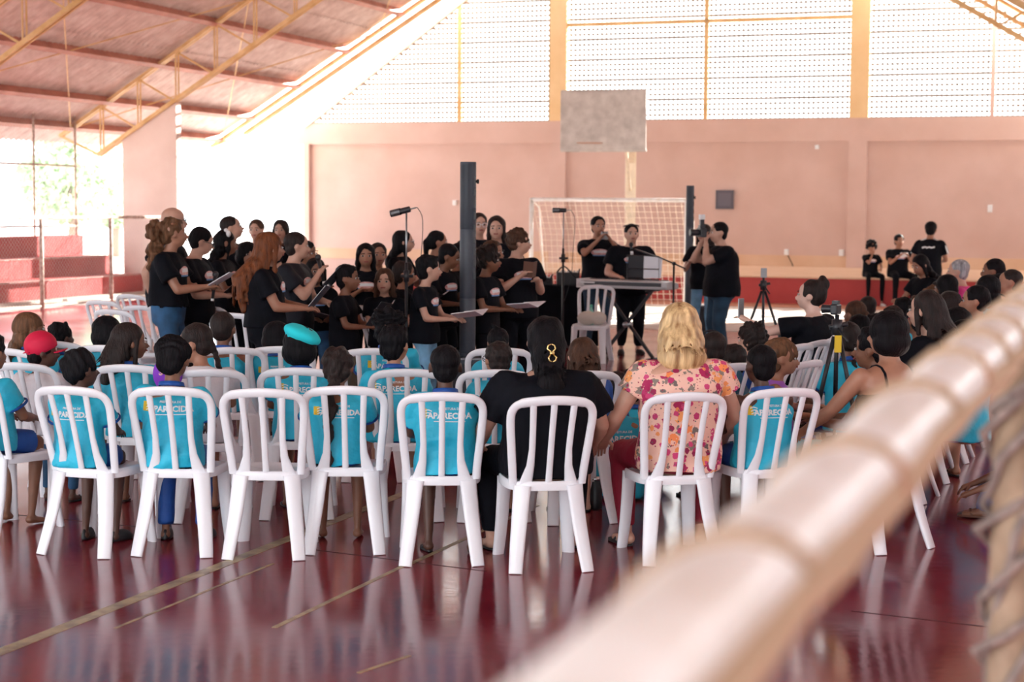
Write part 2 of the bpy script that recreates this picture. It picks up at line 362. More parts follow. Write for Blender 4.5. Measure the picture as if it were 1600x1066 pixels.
PEOPLE = []
def person(label, loc, rz, H, sit=None, seat=.45, group=None, lean=0., side=0., head=(0, 0, 0), skin='brown', hair=('short', 'black'), face=False,
           shirt='turq', bottom='shorts', bmat=None, shoes='sandal', arms=None, legs=None, girth=1., sw=1., vox=None, sleeve=.62, extras=(), print_=None,
           seed=0, strand=0, hem=None, hyo=0, handr=(None, None), prop_fn=None, feetz=0.):
    root = thing('person', label, 'person', loc, rz, group); hf = headfrac(H)
    kid = H < 1.45; X = Vector((1, 0, 0)); Y = Vector((0, 1, 0)); Z = Vector((0, 0, 1)); g = girth
    dist = Vector(loc).length; V = vox or (.0105 if dist < 11.5 else (.0145 if dist < 19 else .019))
    hh = hf * H
    if sit is None: hipz = (.66 - hf) * H; hy = 0
    elif sit == 'floor': hipz = .06 * H; hy = 0
    else: hipz = seat + .058 * H; hy = (-.190 + .092 * H * girth + hyo) if sit == 'chair' else 0
    hip = Vector((0, hy, hipz)); sp = Vector((math.sin(side), math.sin(lean), math.cos(lean) * math.cos(side))).normalized()
    fwd = X.cross(sp) * -1; fwd = sp.cross(X); fwd.normalize()
    if fwd.y < 0: fwd = -fwd
    C7 = hip + sp * .30 * H; body = MB()
    hr = Matrix.Rotation(R(head[0]), 3, 'Z') @ Matrix.Rotation(R(head[1]), 3, 'X') @ Matrix.Rotation(R(head[2]), 3, 'Y')
    hb = C7 + Vector((0, .012 * H, .010 * H)); hc = hb + Vector((0, .01 * H, .015 * H)) + hr @ Vector((0, .01 * H, .5 * hh))
    HM = Matrix.Translation(hc) @ hr.to_4x4()
    hp = lambda p: HM @ (Vector(p) * hh)
    # head
    def he(c, r): body.ell(hp(c), [q * hh for q in r], hr, 16, 12)
    he((0, -.06, .12), (.36, .43, .375)); he((0, .10, -.14), (.285, .29, .34)); he((0, .23, -.37), (.13, .13, .10))
    he((0, .12, .16), (.27, .27, .27))
    for s_ in (-1, 1):
        he((s_ * .375, -.03, -.05), (.05, .085, .135)); he((s_ * .155, .26, -.13), (.10, .11, .10))
    body.rc(hp((0, .37, .02)), hp((0, .49, -.13)), .035 * hh, .06 * hh, 8)
    body.rc(hp((0, .34, -.235)), hp((0, .35, -.25)), .085 * hh, .085 * hh, 8)
    nr = .030 * H * (1.05 if not kid else 1) * (1 + (g - 1) * .4)
    body.rc(C7 - sp * .03 * H, hp((0, -.06, -.25)), nr * 1.2, nr, 12)
    # torso
    def ring(t, rx, ry, off=0.0, n=20, gg=g, ex=2.4):
        c = hip + sp * (t * H) + fwd * (off * H); out = []
        for k in range(n):
            a = 2 * math.pi * k / n; ca, sa = math.cos(a), math.sin(a); e = 2 / ex
            out.append(c + X * (rx * H * gg * math.copysign(abs(ca) ** e, ca)) + fwd * (ry * H * gg * math.copysign(abs(sa) ** e, sa)))
        return out
    body.loft([ring(*q) for q in ((-.06, .05, .05), (-.03, .090, .065), (.02, .098, .072), (.09, .084, .060), (.16, .092, .066), (.22, .105 * sw, .066), (.265, .10 * sw, .052), (.29, .06, .036), (.305, .035, .03))])
    sh = []; wr = []; elb = []
    arms = arms or {'chair': ((-.10, .22, .09), (.10, .22, .09)), 'step': ((-.08, .22, .12), (.08, .22, .12)), 'floor': ((-.12, .25, .08), (.12, .25, .08)), None: ((-.17, .03, -.03), (.17, .03, -.03))}[sit]
    poles = ((-.6, -.6, -.6), (.6, -.6, -.6))
    pants = MB(); ua, fa = .165 * H, .145 * H
    hands = []
    for i, s_ in enumerate((-1, 1)):
        S = hip + sp * .256 * H + X * (s_ * .110 * H * sw * (1 + (g - 1) * .5)) + fwd * (.004 * H)
        tgt = arms[i]; pole = poles[i]
        if len(tgt) > 3: pole = tgt[3]; tgt = tgt[:3]
        T = hip + Vector(tgt) * H
        Eb, W = ik(S, T, ua, fa, pole); sh.append(S); elb.append(Eb); wr.append(W)
        ga = 1 + (g - 1) * .9
        body.rc(S, Eb, .030 * H * ga, .0225 * H * ga, 10); body.rc(Eb + (W - Eb) * .0, Eb + (W - Eb) * .3, .0225 * H * ga, .0235 * H * ga, 10); body.rc(Eb + (W - Eb) * .25, W, .0235 * H * ga, .0145 * H * (1 + (g - 1) * .4), 10)
        d = (W - Eb).normalized()
        hd = handr[i]
        if hd is not None: d = (d * .3 + Vector(hd).normalized()).normalized()
        up = Z if abs(d.z) < .85 else Y
        lat = d.cross(up).normalized(); pn = lat.cross(d)         # pn ~ up
        pal = W + d * (.030 * H)
        body.rc(W, pal + d * .012 * H, .014 * H, .016 * H, 8, side=lat, ratio=1.45)
        curl = .55 if handr[i] is None else .9
        hands.append((W, d, lat, pn, s_, pal, curl))
    # legs
    th, shn = .24 * H, .235 * H; feet = []; knees = []
    if legs is None:
        legs = {'chair': ((-.085, .19, 0, .18), (.085, .19, 0, .18)), 'step': ((-.11, .22, 0, .2), (.11, .22, 0, .2)),
                'floor': ((-.20, .20, 0, .1), (.20, .20, 0, .1)), None: ((-.065, .0, 0, .0), (.065, .0, 0, 0))}[sit]
    for i, s_ in enumerate((-1, 1)):
        Hj = hip + X * (s_ * .056 * H)
        fx, fy = legs[i][0] * H, legs[i][1] * H
        az = .045 * H + (legs[i][2] * H if len(legs[i]) > 2 else 0) + feetz
        A = Vector((fx, hip.y + fy, az))
        if sit == 'floor':
            K = Vector((s_ * .20 * H, hip.y + .20 * H, .16 * H)); A = Vector((-s_ * .03 * H, hip.y + .20 * H, .05 * H))
            if legs[i][0] * s_ > .25: K = None
            K = K or hip + Vector((s_ * .16 * H, .17 * H, .05 * H))
        elif sit is None: K, A = ik(Hj, A, (hipz - .045 * H) * .5 + .004, (hipz - .045 * H) * .5 + .004, (0, 1, 0))
        else:
            kz = hipz - .02 * H
            K = Vector((fx * 1.0, hip.y + .235 * H, max(kz - .01, .30))); A = Vector((fx, min(A.y, K.y + .1), az))
        knees.append(K); feet.append(A)
        gl = 1 + (g - 1) * .8
        body.rc(Hj, K, .050 * H * gl, .031 * H * gl, 12); body.rc(K, K + (A - K) * .35, .031 * H * gl, .031 * H * gl, 10); body.rc(K + (A - K) * .3, A, .031 * H * gl, .018 * H, 10)
        fd = Vector((s_ * .18, 1, 0)).normalized()
        body.rc(A + Vector((0, 0, -.02 * H)) - fd * .012 * H, A + fd * .085 * H + Vector((0, 0, -.033 * H)), .021 * H, .013 * H, 8, side=X, ratio=1.2)
    me = fuse(body, V * 1.15, 2, name='body'); me.materials.clear(); me.materials.append(MAT['skin_' + skin])
    # fingers: five separate tapered tubes per hand, added to the same body mesh
    fg = MB()
    for (W, d, lat, pn, s_, pal, curl) in hands:
        hs = H * (1.08 if kid else 1)
        bend = -pn if True else pn
        for q, (o_, L) in enumerate(((-1.5, .038), (-.5, .043), (.5, .041), (1.5, .033))):
            b0 = pal + lat * (o_ * .0095 * hs) + d * .012 * hs; r0 = .0050 * hs
            d1 = (d + bend * curl * .5).normalized(); d2 = (d + bend * curl * 1.6).normalized()
            fg.tube([b0 - d * .012 * hs, b0, b0 + d1 * L * .5 * hs, b0 + d1 * L * .5 * hs + d2 * L * .5 * hs], [r0, r0 * 1.05, r0 * .95, r0 * .65], 6)
        b0 = W + d * .012 * hs - lat * (s_ * .015 * hs); tdir = (-lat * s_ * .9 + d * .75 + bend * .4).normalized()
        fg.tube([W + d * .006 * hs, b0, b0 + tdir * .020 * hs, b0 + tdir * .022 * hs + (d + bend * .6).normalized() * .018 * hs], [.006 * hs, .0072 * hs, .0062 * hs, .0042 * hs], 6)
    bm = bmesh.new(); bm.from_mesh(me)
    fm = newmesh('f', fg.v, fg.f, None); bm.from_mesh(fm); bpy.data.meshes.remove(fm); bm.to_mesh(me); bm.free()
    me.polygons.foreach_set('use_smooth', [True] * len(me.polygons))
    link('body', me, root)
    # hair
    hs_ = hair_shape(hair[0], hh, seed)
    if hs_:
        hm, nz, hv = hs_
        if strand:
            strands(hm, hh, *strand) if isinstance(strand, tuple) else None
        hme = fuse(hm, .0085 if dist < 12 else (.010 if dist < 17 else .017), 1, nz, 'hair')
        hme.materials.clear(); hme.materials.append(MAT['hair_' + hair[1]])
        ho = link('hair', hme, root); ho.matrix_local = HM
    # face
    if face:
        for s_ in (-1, 1):
            e = MB(); e.ell((0, .01 * hh, 0), (.066 * hh, .035 * hh, .036 * hh), nu=10, nv=8); eo = e.obj('eye', eyewhite, root, True)
            eo.matrix_local = HM @ Matrix.Translation(Vector((s_ * .145, .365, .015)) * hh)
            e = MB(); e.ell((0, .038 * hh, 0), (.042 * hh, .016 * hh, .036 * hh), nu=8, nv=6); e.obj('iris', eyedark, eo, True)
            b = MB(); b.rc((-.075 * hh, 0, 0), (.07 * hh, 0, .012 * hh * s_ * -1), .021 * hh, .015 * hh, 6); bo = b.obj('eyebrow', MAT['hair_' + ('dark' if hair[1] in ('blonde',) else hair[1])], root, True)
            bo.matrix_local = HM @ Matrix.Translation(Vector((s_ * .15, .392, .115)) * hh)
        l = MB(); l.rc((-.075 * hh, 0, 0), (.075 * hh, 0, 0), .028 * hh, .028 * hh, 8); lo = l.obj('lips', lipm, root, True)
        lo.matrix_local = HM @ Matrix.Translation(Vector((0, .43, -.235)) * hh)
    # shirt
    smat = {'turq': turq, 'black': black, 'charcoal': charcoal, 'white': whitecloth, 'teal': tealdark, 'floral': floralm, 'hotpink': hotpink, 'red': redcloth, 'purple': purplecloth, 'navy': royal, 'tank': black, 'turqtank': turq, 'blacksleeveless': black}[shirt]
    s = MB(); tank = shirt in ('tank', 'turqtank', 'purple'); hem = hem if hem is not None else (-.055 if sit is None else -.045)
    b_ = 1.0 if kid else .97
    rings = [(hem, .122 * b_, .095), (.01, .124 * b_, .098), (.08, .114 * b_, .090), (.16, .116 * b_, .086), (.215, .122 * b_ * sw, .083)]
    rings += [(.255, .118 * sw, .070), (.28, .088, .052), (.296, .058, .044), (.304, .044, .040)] if not tank else [(.25, .092, .066), (.275, .075, .050), (.296, .052, .042)]
    if shirt == 'tank' : rings = rings[:4] + [(.20, .105, .078), (.225, .09, .06)]
    s.loft([ring(*q) for q in rings])
    cuff_list = []
    if not tank:
        for i, s_ in enumerate((-1, 1)):
            S, Eb = sh[i], elb[i]; d = (Eb - S).normalized(); a0 = S - X * (s_ * .03 * H)
            x_ = d.cross(Y).normalized() if abs(d.dot(Y)) < .9 else d.cross(Z).normalized(); y_ = d.cross(x_); ga = 1 + (g - 1) * .8
            def cr(t, r): return [S + d * (t * ua) + x_ * (r * H * ga * math.cos(2 * math.pi * k / 14)) + y_ * (r * H * ga * math.sin(2 * math.pi * k / 14)) for k in range(14)]
            s.rc(C7 - sp * .040 * H + X * (s_ * .03 * H), S + Z * .001 * H - X * (s_ * .004 * H), .036 * H * ga, .043 * H * ga, 14); s.loft([cr(-.05, .040), cr(.05, .045), cr(.3, .047), cr(sleeve, .050)])
            cuffs = MB(); cuff_list.append(cuffs); cuffs.loft([cr(sleeve - .05, .0505), cr(sleeve + .015, .0515), cr(sleeve + .015, .046), cr(sleeve - .05, .045)], cap=False)
    sme = fuse(s, V * 1.05, 1, wrinkle(.015 if dist < 12 else .009, 13, seed), 'shirt'); sme.materials.clear(); sme.materials.append(smat)
    so = link('top' if tank else 'shirt', sme, root)
    if shirt in ('turq', 'turqtank') and dist < 13:
        for cf in cuff_list: cf.obj('sleeve_hem', royal, so, True)
        cm = MB(); n = 20; path = [hip + sp * ((.300) * H) + X * (.046 * H * g * math.cos(2 * math.pi * k / n)) + fwd * (.042 * H * g * math.sin(2 * math.pi * k / n) + 0) + Z * (-.012 * H * math.sin(2 * math.pi * k / n) + .004 * H) for k in range(n)]
        cm.loft([[C7 + (p - C7) * 1.10 - sp * .006 * H for p in path], [C7 + (p - C7) * 1.04 + sp * .012 * H for p in path], [C7 + (p - C7) * .90 + sp * .012 * H for p in path], [C7 + (p - C7) * .9 - sp * .008 * H for p in path]], cap=False)
        cm.obj('collar', royal, so, True)
    # bottom
    bt = {'shorts': royal, 'bluetrousers': royal, 'jeans': denim, 'jeanslight': denimlight, 'black': black, 'blackshorts': black, 'maroon': maroon, 'pink': pinkcloth, 'olive': olive, 'jeansdark': denimdark, 'floralskirt': purplecloth}[bottom]
    short = bottom in ('shorts', 'blackshorts', 'pink'); gl = 1 + (g - 1) * .8
    if sit is None: pants.loft([ring(*q) for q in ((-.075, .06, .06), (-.05, .098, .075), (.02, .105, .080), (.055, .098, .074), (.075, .090, .068))])
    else: pants.loft([ring(*q) for q in ((-.052, .085, .07), (-.03, .106, .080), (.02, .106, .080), (.05, .098, .072))])
    for i, s_ in enumerate((-1, 1)):
        Hj = hip + X * (s_ * .056 * H); K, A = knees[i], feet[i]
        if short:
            d = (K - Hj).normalized(); x_ = d.cross(Z if abs(d.z) < .8 else Y).normalized(); y_ = d.cross(x_)
            def lr(t, r): c_ = Hj + (K - Hj) * t; return [c_ + x_ * (r * H * gl * math.cos(2 * math.pi * k / 14)) + y_ * (r * H * gl * math.sin(2 * math.pi * k / 14)) for k in range(14)]
            pants.loft([lr(-.05, .040), lr(.1, .056), lr(.5, .056), lr(.86, .052)])
        else:
            pants.rc(Hj, K, .056 * H * gl, .040 * H * gl, 12)
            d = (A - K).normalized(); x_ = d.cross(Y).normalized() if abs(d.y) < .8 else d.cross(Z).normalized(); y_ = d.cross(x_)
            def lr(t, r): c_ = K + (A - K) * t; return [c_ + x_ * (r * H * gl * math.cos(2 * math.pi * k / 14)) + y_ * (r * H * gl * math.sin(2 * math.pi * k / 14)) for k in range(14)]
            tr = .026 if bottom in ('black', 'maroon', 'jeans') else .034
            pants.loft([lr(-.02, .036), lr(.0, .040), lr(.4, .036), lr(.93, tr)])
    pme = fuse(pants, V * 1.35, 1, wrinkle(.004, 22, seed + 9), 'trousers'); pme.materials.clear(); pme.materials.append(bt)
    link('shorts' if short else 'trousers', pme, root)
    # shoes
    if shoes:
        for i, s_ in enumerate((-1, 1)):
            A = feet[i]; fd = Vector((s_ * .18, 1, 0)).normalized(); zb = A.z - .045 * H + .002; f = MB(); lt = Vector((fd.y, -fd.x, 0))
            def ol(z, k_, q0=-.035, q1=.115):
                out = []
                for a in range(14):
                    t = 2 * math.pi * a / 14; yy = (q0 + q1) / 2 + (q1 - q0) / 2 * math.cos(t); xx = .026 * math.sin(t) * (1 + .25 * math.cos(t))
                    out.append(Vector((A.x, A.y, zb + z)) + fd * (yy * H * k_) + lt * (xx * H * k_))
                return out
            m_ = {'sandal': sandalblack, 'brown': sandalbrown, 'black': sandalblack, 'white': shoewhite}[shoes]
            if shoes in ('sandal', 'brown'):
                f.loft([ol(0, 1), ol(.010, 1.02)]); f.tube([A + fd * .045 * H + lt * .024 * H + Vector((0, 0, -.034 * H)), A + fd * .055 * H + Vector((0, 0, -.012 * H)), A + fd * .045 * H - lt * .024 * H + Vector((0, 0, -.034 * H))], .006 * H, 6, flat=.5)
            else:
                f.loft([ol(0, 1.05), ol(.012, 1.08), ol(.028, 1.0), ol(.045, .85), ol(.058, .55)])
            f.obj('sandal' if shoes in ('sandal', 'brown') else 'shoe', m_, root, True)
    root['_H'] = H
    info = dict(root=root, H=H, hip=hip, sp=sp, fwd=fwd, C7=C7, shirt=so, sme=sme, HM=HM, hh=hh, wr=wr, hc=hc, hands=hands, knees=knees, feet=feet, body=me, V=V)
    if print_ == 'back': back_print(info)
    if print_ == 'chest': chest_print(info)
    PEOPLE.append(info); return info

# ---- printed marks laid on the cloth surface
_tm = {}
def textmesh(txt, size, bold=0.0):
    key = (txt, size, bold)
    if key in _tm: return _tm[key]
    cu = bpy.data.curves.new('t', 'FONT'); cu.body = txt; cu.size = size; cu.align_x = 'CENTER'; cu.offset = bold; cu.resolution_u = 2
    o = bpy.data.objects.new('t', cu); TMP.objects.link(o); pass
    me = bpy.data.meshes.new_from_object(o.evaluated_get(tdg())); vs = [v.co.copy() for v in me.vertices]; fs = [tuple(p.vertices) for p in me.polygons]
    bpy.data.objects.remove(o); bpy.data.meshes.remove(me); _tm[key] = (vs, fs); return vs, fs
def project(verts2, frame, direction, bvh, off):
    o, ax, ay = frame; out = []; last = None
    for a, b in verts2:
        p = o + ax * a + ay * b; q = p - direction * .4
        hit = bvh.ray_cast(q, direction, .8)
        if hit[0] is not None: last = (hit[0] - p).dot(direction)
        out.append(p + direction * ((last if last is not None else 0) - off))
    return out
def grid_patch(w, h, nx, ny, shape=None):
    vs = []; fs = []
    for j in range(ny + 1):
        for i in range(nx + 1):
            a = (i / nx - .5) * 2; b = (j / ny - .5) * 2
            if shape: a, b = shape(a, b)
            vs.append((a * w / 2, b * h / 2))
    for j in range(ny):
        for i in range(nx): q = j * (nx + 1) + i; fs.append((q, q + 1, q + nx + 2, q + nx + 1))
    return vs, fs
def bvh_of(me): return BVHTree.FromPolygons([v.co for v in me.vertices], [tuple(p.vertices) for p in me.polygons])
def disc(a, b):   # square -> rounded blob
    return a * math.sqrt(max(0, 1 - b * b * .5)), b * math.sqrt(max(0, 1 - a * a * .5))
def back_print(I):
    H = I['H']; bvh = bvh_of(I['sme']); base = I['hip'] + I['sp'] * .215 * H - I['fwd'] * .1 * H; up = I['sp']; X = Vector((1, 0, 0)); d = I['fwd']
    fr = (base, X, up); k = H / 1.25
    def put(name, vs, fs, m, off=.004): link(name, newmesh(name, project(vs, fr, d, bvh, off), fs, m), I['shirt'])
    for txt, sz, x, y, bold in (('APARECIDA', .044 * k, .022 * k, -.020 * k, .0016), ('PREFEITURA DE', .017 * k, .022 * k, .026 * k, .0004), ('PREFEITURA DE APARECIDA', .0085 * k, .022 * k, -.036 * k, .0002)):
        vs, fs = textmesh(txt, sz, bold)
        if txt == 'PREFEITURA DE APARECIDA': vs, fs = grid_patch(.17, .005, 12, 1); vs = [Vector((a * k, b * k, 0)) for a, b in vs]
        put('print', [(v[0] + x, v[1] + y) for v in vs], fs, printwhite)
    vs, fs = grid_patch(.035 * k, .05 * k, 4, 4); put('emblem', [(a - .118 * k, b + .006 * k) for a, b in vs], fs, printyellow)
    for q in range(3):
        vs, fs = grid_patch(.04 * k, .006 * k, 8, 1); put('emblem_wave', [(a - .093 * k, b + .02 * k - q * .015 * k + .004 * k * math.cos(a / k * 110)) for a, b in vs], fs, printwhite, .0055)
def chest_print(I):
    H = I['H']; bvh = bvh_of(I['sme']); base = I['hip'] + I['sp'] * .205 * H + I['fwd'] * .1 * H; X = Vector((1, 0, 0)); d = -I['fwd']; fr = (base, X, I['sp'])
    vs, fs = grid_patch(.135 * H, .052 * H, 8, 4, disc); link('chest_print', newmesh('chest_print', project(vs, fr, d, bvh, .006), fs, printpink), I['shirt'])
    for (x, y, w_, h_, m) in ((.0, .006, .10, .020, printwhite), (.005, -.022, .10, .008, printblue)):
        vs, fs = grid_patch(w_ * H, h_ * H, 6, 1, lambda a, b: (a + b * .06, b)); link('print', newmesh('print', project([(a + x * H, b + y * H) for a, b in vs], fr, d, bvh, .0075), fs, m), I['shirt'])
# ------------------------------------------------------------------ the hall
def noise_mat(name, stops, scale=3, detail=6, rough=.8, bump=.15, bscale=30, coords='Object', stretch=None):
    m = bpy.data.materials.new(name); m.use_nodes = True; nt = m.node_tree; b = nt.nodes['Principled BSDF']; b.inputs['Roughness'].default_value = rough
    tc = nt.nodes.new('ShaderNodeTexCoord'); mp = nt.nodes.new('ShaderNodeMapping'); nt.links.new(tc.outputs[coords], mp.inputs[0])
    if stretch: mp.inputs['Scale'].default_value = stretch
    n = nt.nodes.new('ShaderNodeTexNoise'); n.inputs['Scale'].default_value = scale; n.inputs['Detail'].default_value = detail; nt.links.new(mp.outputs[0], n.inputs[0])
    r = nt.nodes.new('ShaderNodeValToRGB'); nt.links.new(n.outputs[0], r.inputs[0]); e = r.color_ramp.elements
    e[0].position, e[0].color = stops[0][0], (*stops[0][1], 1); e[1].position, e[1].color = stops[-1][0], (*stops[-1][1], 1)
    for p, c in stops[1:-1]: q = e.new(p); q.color = (*c, 1)
    nt.links.new(r.outputs[0], b.inputs['Base Color'])
    n2 = nt.nodes.new('ShaderNodeTexNoise'); n2.inputs['Scale'].default_value = bscale; nt.links.new(mp.outputs[0], n2.inputs[0])
    bp = nt.nodes.new('ShaderNodeBump'); bp.inputs['Strength'].default_value = bump; bp.inputs['Distance'].default_value = .01; nt.links.new(n2.outputs[0], bp.inputs['Height']); nt.links.new(bp.outputs[0], b.inputs['Normal'])
    return m
wallpink = noise_mat('pink_plaster', [(.3, (.60, .43, .375)), (.7, (.67, .50, .45))], 1.3, 8, .85, .2, 25)
wallyellow = noise_mat('yellow_paint', [(.3, (.74, .53, .27)), (.7, (.82, .62, .36))], 2, 6, .8)
walltan = noise_mat('tan_paint', [(.3, (.66, .45, .30)), (.7, (.72, .52, .37))], 2, 6, .8)
stepred = noise_mat('red_step_paint', [(.3, (.36, .035, .038)), (.7, (.46, .06, .058))], 1.5, 6, .7)
walllight = noise_mat('pale_render', [(.3, (.66, .52, .46)), (.7, (.75, .62, .56))], 1.5, 6, .85)
concrete = noise_mat('pale_concrete', [(.3, (.52, .46, .42)), (.7, (.66, .60, .56))], 2, 6, .85)
roofm = noise_mat('roof_sheet', [(.25, (.48, .36, .33)), (.5, (.62, .50, .46)), (.75, (.74, .64, .60))], 3.0, 5, .6, .1, 12, stretch=(1.4, 1.4, 1.4))
purlinm = noise_mat('purlin_red_paint', [(.3, (.33, .11, .075)), (.7, (.48, .20, .14))], 3, 4, .6)
trussm = noise_mat('truss_yellow_paint', [(.3, (.58, .35, .13)), (.7, (.78, .55, .28))], 4, 4, .55)
pipem = noise_mat('worn_pipe_paint', [(.35, (.33, .22, .17)), (.65, (.66, .55, .48))], 14, 4, .6)
boardm = noise_mat('weathered_board', [(.3, (.42, .38, .35)), (.7, (.62, .58, .54))], 5, 6, .8)
cobogo = noise_mat('cobogo_block', [(.3, (.22, .18, .14)), (.7, (.30, .25, .20))], 3, 4, .85)
whitebar = noise_mat('white_goal_paint', [(.35, (.80, .76, .70)), (.6, (.88, .87, .85))], 9, 5, .35)
linem = noise_mat('court_line_paint', [(.35, (.20, .13, .07)), (.6, (.42, .33, .17))], 10, 6, .35)
# floor: dark wine floor paint, polished by use
def floor_mat():
    m = bpy.data.materials.new('wine_floor_paint'); m.use_nodes = True; nt = m.node_tree; b = nt.nodes['Principled BSDF']
    tc = nt.nodes.new('ShaderNodeTexCoord')
    n = nt.nodes.new('ShaderNodeTexNoise'); n.inputs['Scale'].default_value = 1.1; n.inputs['Detail'].default_value = 9; n.inputs['Roughness'].default_value = .62; nt.links.new(tc.outputs['Object'], n.inputs[0])
    r = nt.nodes.new('ShaderNodeValToRGB'); e = r.color_ramp.elements; e[0].position = .3; e[0].color = (.13, .006, .016, 1); e[1].position = .72; e[1].color = (.26, .018, .032, 1)
    nt.links.new(n.outputs[0], r.inputs[0])
    s = nt.nodes.new('ShaderNodeTexNoise'); s.inputs['Scale'].default_value = 26; s.inputs['Detail'].default_value = 6; nt.links.new(tc.outputs['Object'], s.inputs[0])
    sr = nt.nodes.new('ShaderNodeValToRGB'); sr.color_ramp.elements[0].position = .66; sr.color_ramp.elements[1].position = .78; sr.color_ramp.elements[1].color = (.4, .4, .4, 1); nt.links.new(s.outputs[0], sr.inputs[0])
    mx = nt.nodes.new('ShaderNodeMix'); mx.data_type = 'RGBA'; nt.links.new(sr.outputs[0], mx.inputs[0]); nt.links.new(r.outputs[0], mx.inputs[6]); mx.inputs[7].default_value = (.30, .12, .10, 1)
    nt.links.new(mx.outputs[2], b.inputs['Base Color'])
    rr = nt.nodes.new('ShaderNodeMapRange'); rr.inputs[1].default_value = .3; rr.inputs[2].default_value = .7; rr.inputs[3].default_value = .10; rr.inputs[4].default_value = .20; nt.links.new(n.outputs[0], rr.inputs[0]); nt.links.new(rr.outputs[0], b.inputs['Roughness'])
    b.inputs['Specular IOR Level'].default_value = .6
    n3 = nt.nodes.new('ShaderNodeTexNoise'); n3.inputs['Scale'].default_value = 14; n3.inputs['Detail'].default_value = 5; nt.links.new(tc.outputs['Object'], n3.inputs[0])
    bp = nt.nodes.new('ShaderNodeBump'); bp.inputs['Strength'].default_value = .05; bp.inputs['Distance'].default_value = .01; nt.links.new(n3.outputs[0], bp.inputs['Height']); nt.links.new(bp.outputs[0], b.inputs['Normal'])
    return m
def S(o): o['kind'] = 'structure'; return o
fm = MB(); fm.hbox(-7, 37.5, -18.4, 3.2, -.06, 0); floor = S(fm.obj('floor', floor_mat()))
def strip(p, q, w_, m=linem, z=.0015):
    a = ground(*p); b = ground(*q); d = (b - a).normalized(); n = Vector((d.y, -d.x, 0)) * w_ / 2
    x = MB(); x.add([a - n + Vector((0, 0, z)), a + n + Vector((0, 0, z)), b + n + Vector((0, 0, z)), b - n + Vector((0, 0, z)), a - n, a + n, b + n, b - n], [(0, 1, 2, 3), (0, 4, 5, 1), (2, 6, 7, 3), (1, 5, 6, 2), (0, 3, 7, 4)])
    return x.obj('court_line', m, floor)
strip((-60, 1043), (640, 768), .075); strip((429, 981), (640, 880), .028); strip((180, 982), (427, 881), .018); strip((640, 882), (840, 790), .03); strip((560, 1052), (640, 1025), .02)
joint = mat('floor_joint', (.02, .006, .008), .7)
strip((1330, 955), (1560, 982), .006, joint); strip((0, 802), (240, 826), .006, joint); strip((480, 858), (760, 893), .006, joint)
# ground outside
gm = MB(); gm.box(-90, 60, -40, 120, -.5, -.08); go = S(gm.obj('ground_outside', concrete))

def hobj(name, boxes, m, kind='structure', parent=None):
    x = MB()
    for b in boxes: x.hbox(*b)
    o = x.obj(name, m, parent)
    if kind and parent is None: o['kind'] = kind
    return o
UW = 37.5
# end wall: pink lower wall, beam, pilasters, yellow piers, cobogo grille
wall = hobj('wall_back', [(UW, UW + .18, -18.22, 3.2, -.05, 3.28)], wallpink)
hobj('beam', [(UW - .05, UW + .18, -18.9, 3.2, 3.28, 3.78)], wallpink, None, wall)
for v0, v1 in ((-18.30, -18.16), (-12.05, -11.66), (-5.22, -4.82), (1.2, 1.6)):
    hobj('pilaster', [(UW - .10, UW + .002, v0, v1, 0, 3.28)], wallpink, None, wall)
    if v0 > -18: hobj('pier', [(UW - .10, UW + .18, v0, v1, 3.78, 9.2 if v0 < -10 or v0 > 0 else 8.2)], wallyellow, None, wall)
for v0 in (-14.30, -8.42, -2.24): hobj('mullion', [(UW - .04, UW + .1, v0 - .045, v0 + .045, 3.78, {-14.30: 6.5, -8.42: 9.6, -2.24: 6.2}[v0])], trussm if v0 < -3 else wallpink, None, wall)
hobj('crossbeam', [(UW - .04, UW + .1, -11.66, -5.22, 5.92, 6.0)], trussm, None, wall)
def gable(v):
    l = 3.77 + .706 * (v + 18.2); r = 6.15 - .62 * (v + 2.23); return min(l, r, 9.9)
gb = MB()
for a, b in (((UW, -18.3, 3.72), (UW, -9.5, 9.93)), ((UW, -9.5, 9.93), (UW, -8.3, 9.93)), ((UW, -8.3, 9.93), (UW, 1.6, 3.8))):
    gb.beam(hall(*a), hall(*b), .16, .12)
gb.obj('gable_edge', walllight, wall)
cb = MB(); du, dz, dp = .105, .115, .05
nz = int((9.9 - 3.78) / dz)
for j in range(nz + 1):
    z = 3.78 + j * dz; th = .015 if j % 4 else .024
    vl = -18.2 + (z - 3.77) / .706; vr = min(-2.23 - (z - 6.15) / .62, 1.2)
    if vr > vl: cb.hbox(UW + .02, UW + .02 + dp, vl, vr, z - th, z + th)
nv = int((1.2 + 18.2) / du)
for i in range(nv):
    v = -18.2 + i * du; zt = gable(v)
    if zt < 3.9: continue
    cb.hbox(UW + .02, UW + .02 + dp, v - .005, v + .005, 3.78, zt)
    for j in range(int((zt - 3.78) / dz) + 1):
        z = 3.78 + j * dz; a = .044; c_ = [hall(UW + uu, v + x, z + y) for uu in (.018, .022 + dp) for x, y in ((-a, 0), (0, -a), (a, 0), (0, a))]
        cb.add(c_, [(0, 1, 2, 3), (7, 6, 5, 4), (0, 4, 5, 1), (1, 5, 6, 2), (2, 6, 7, 3), (3, 7, 4, 0)])
o = cb.obj('cobogo_grille', cobogo, wall); o['kind'] = 'stuff'
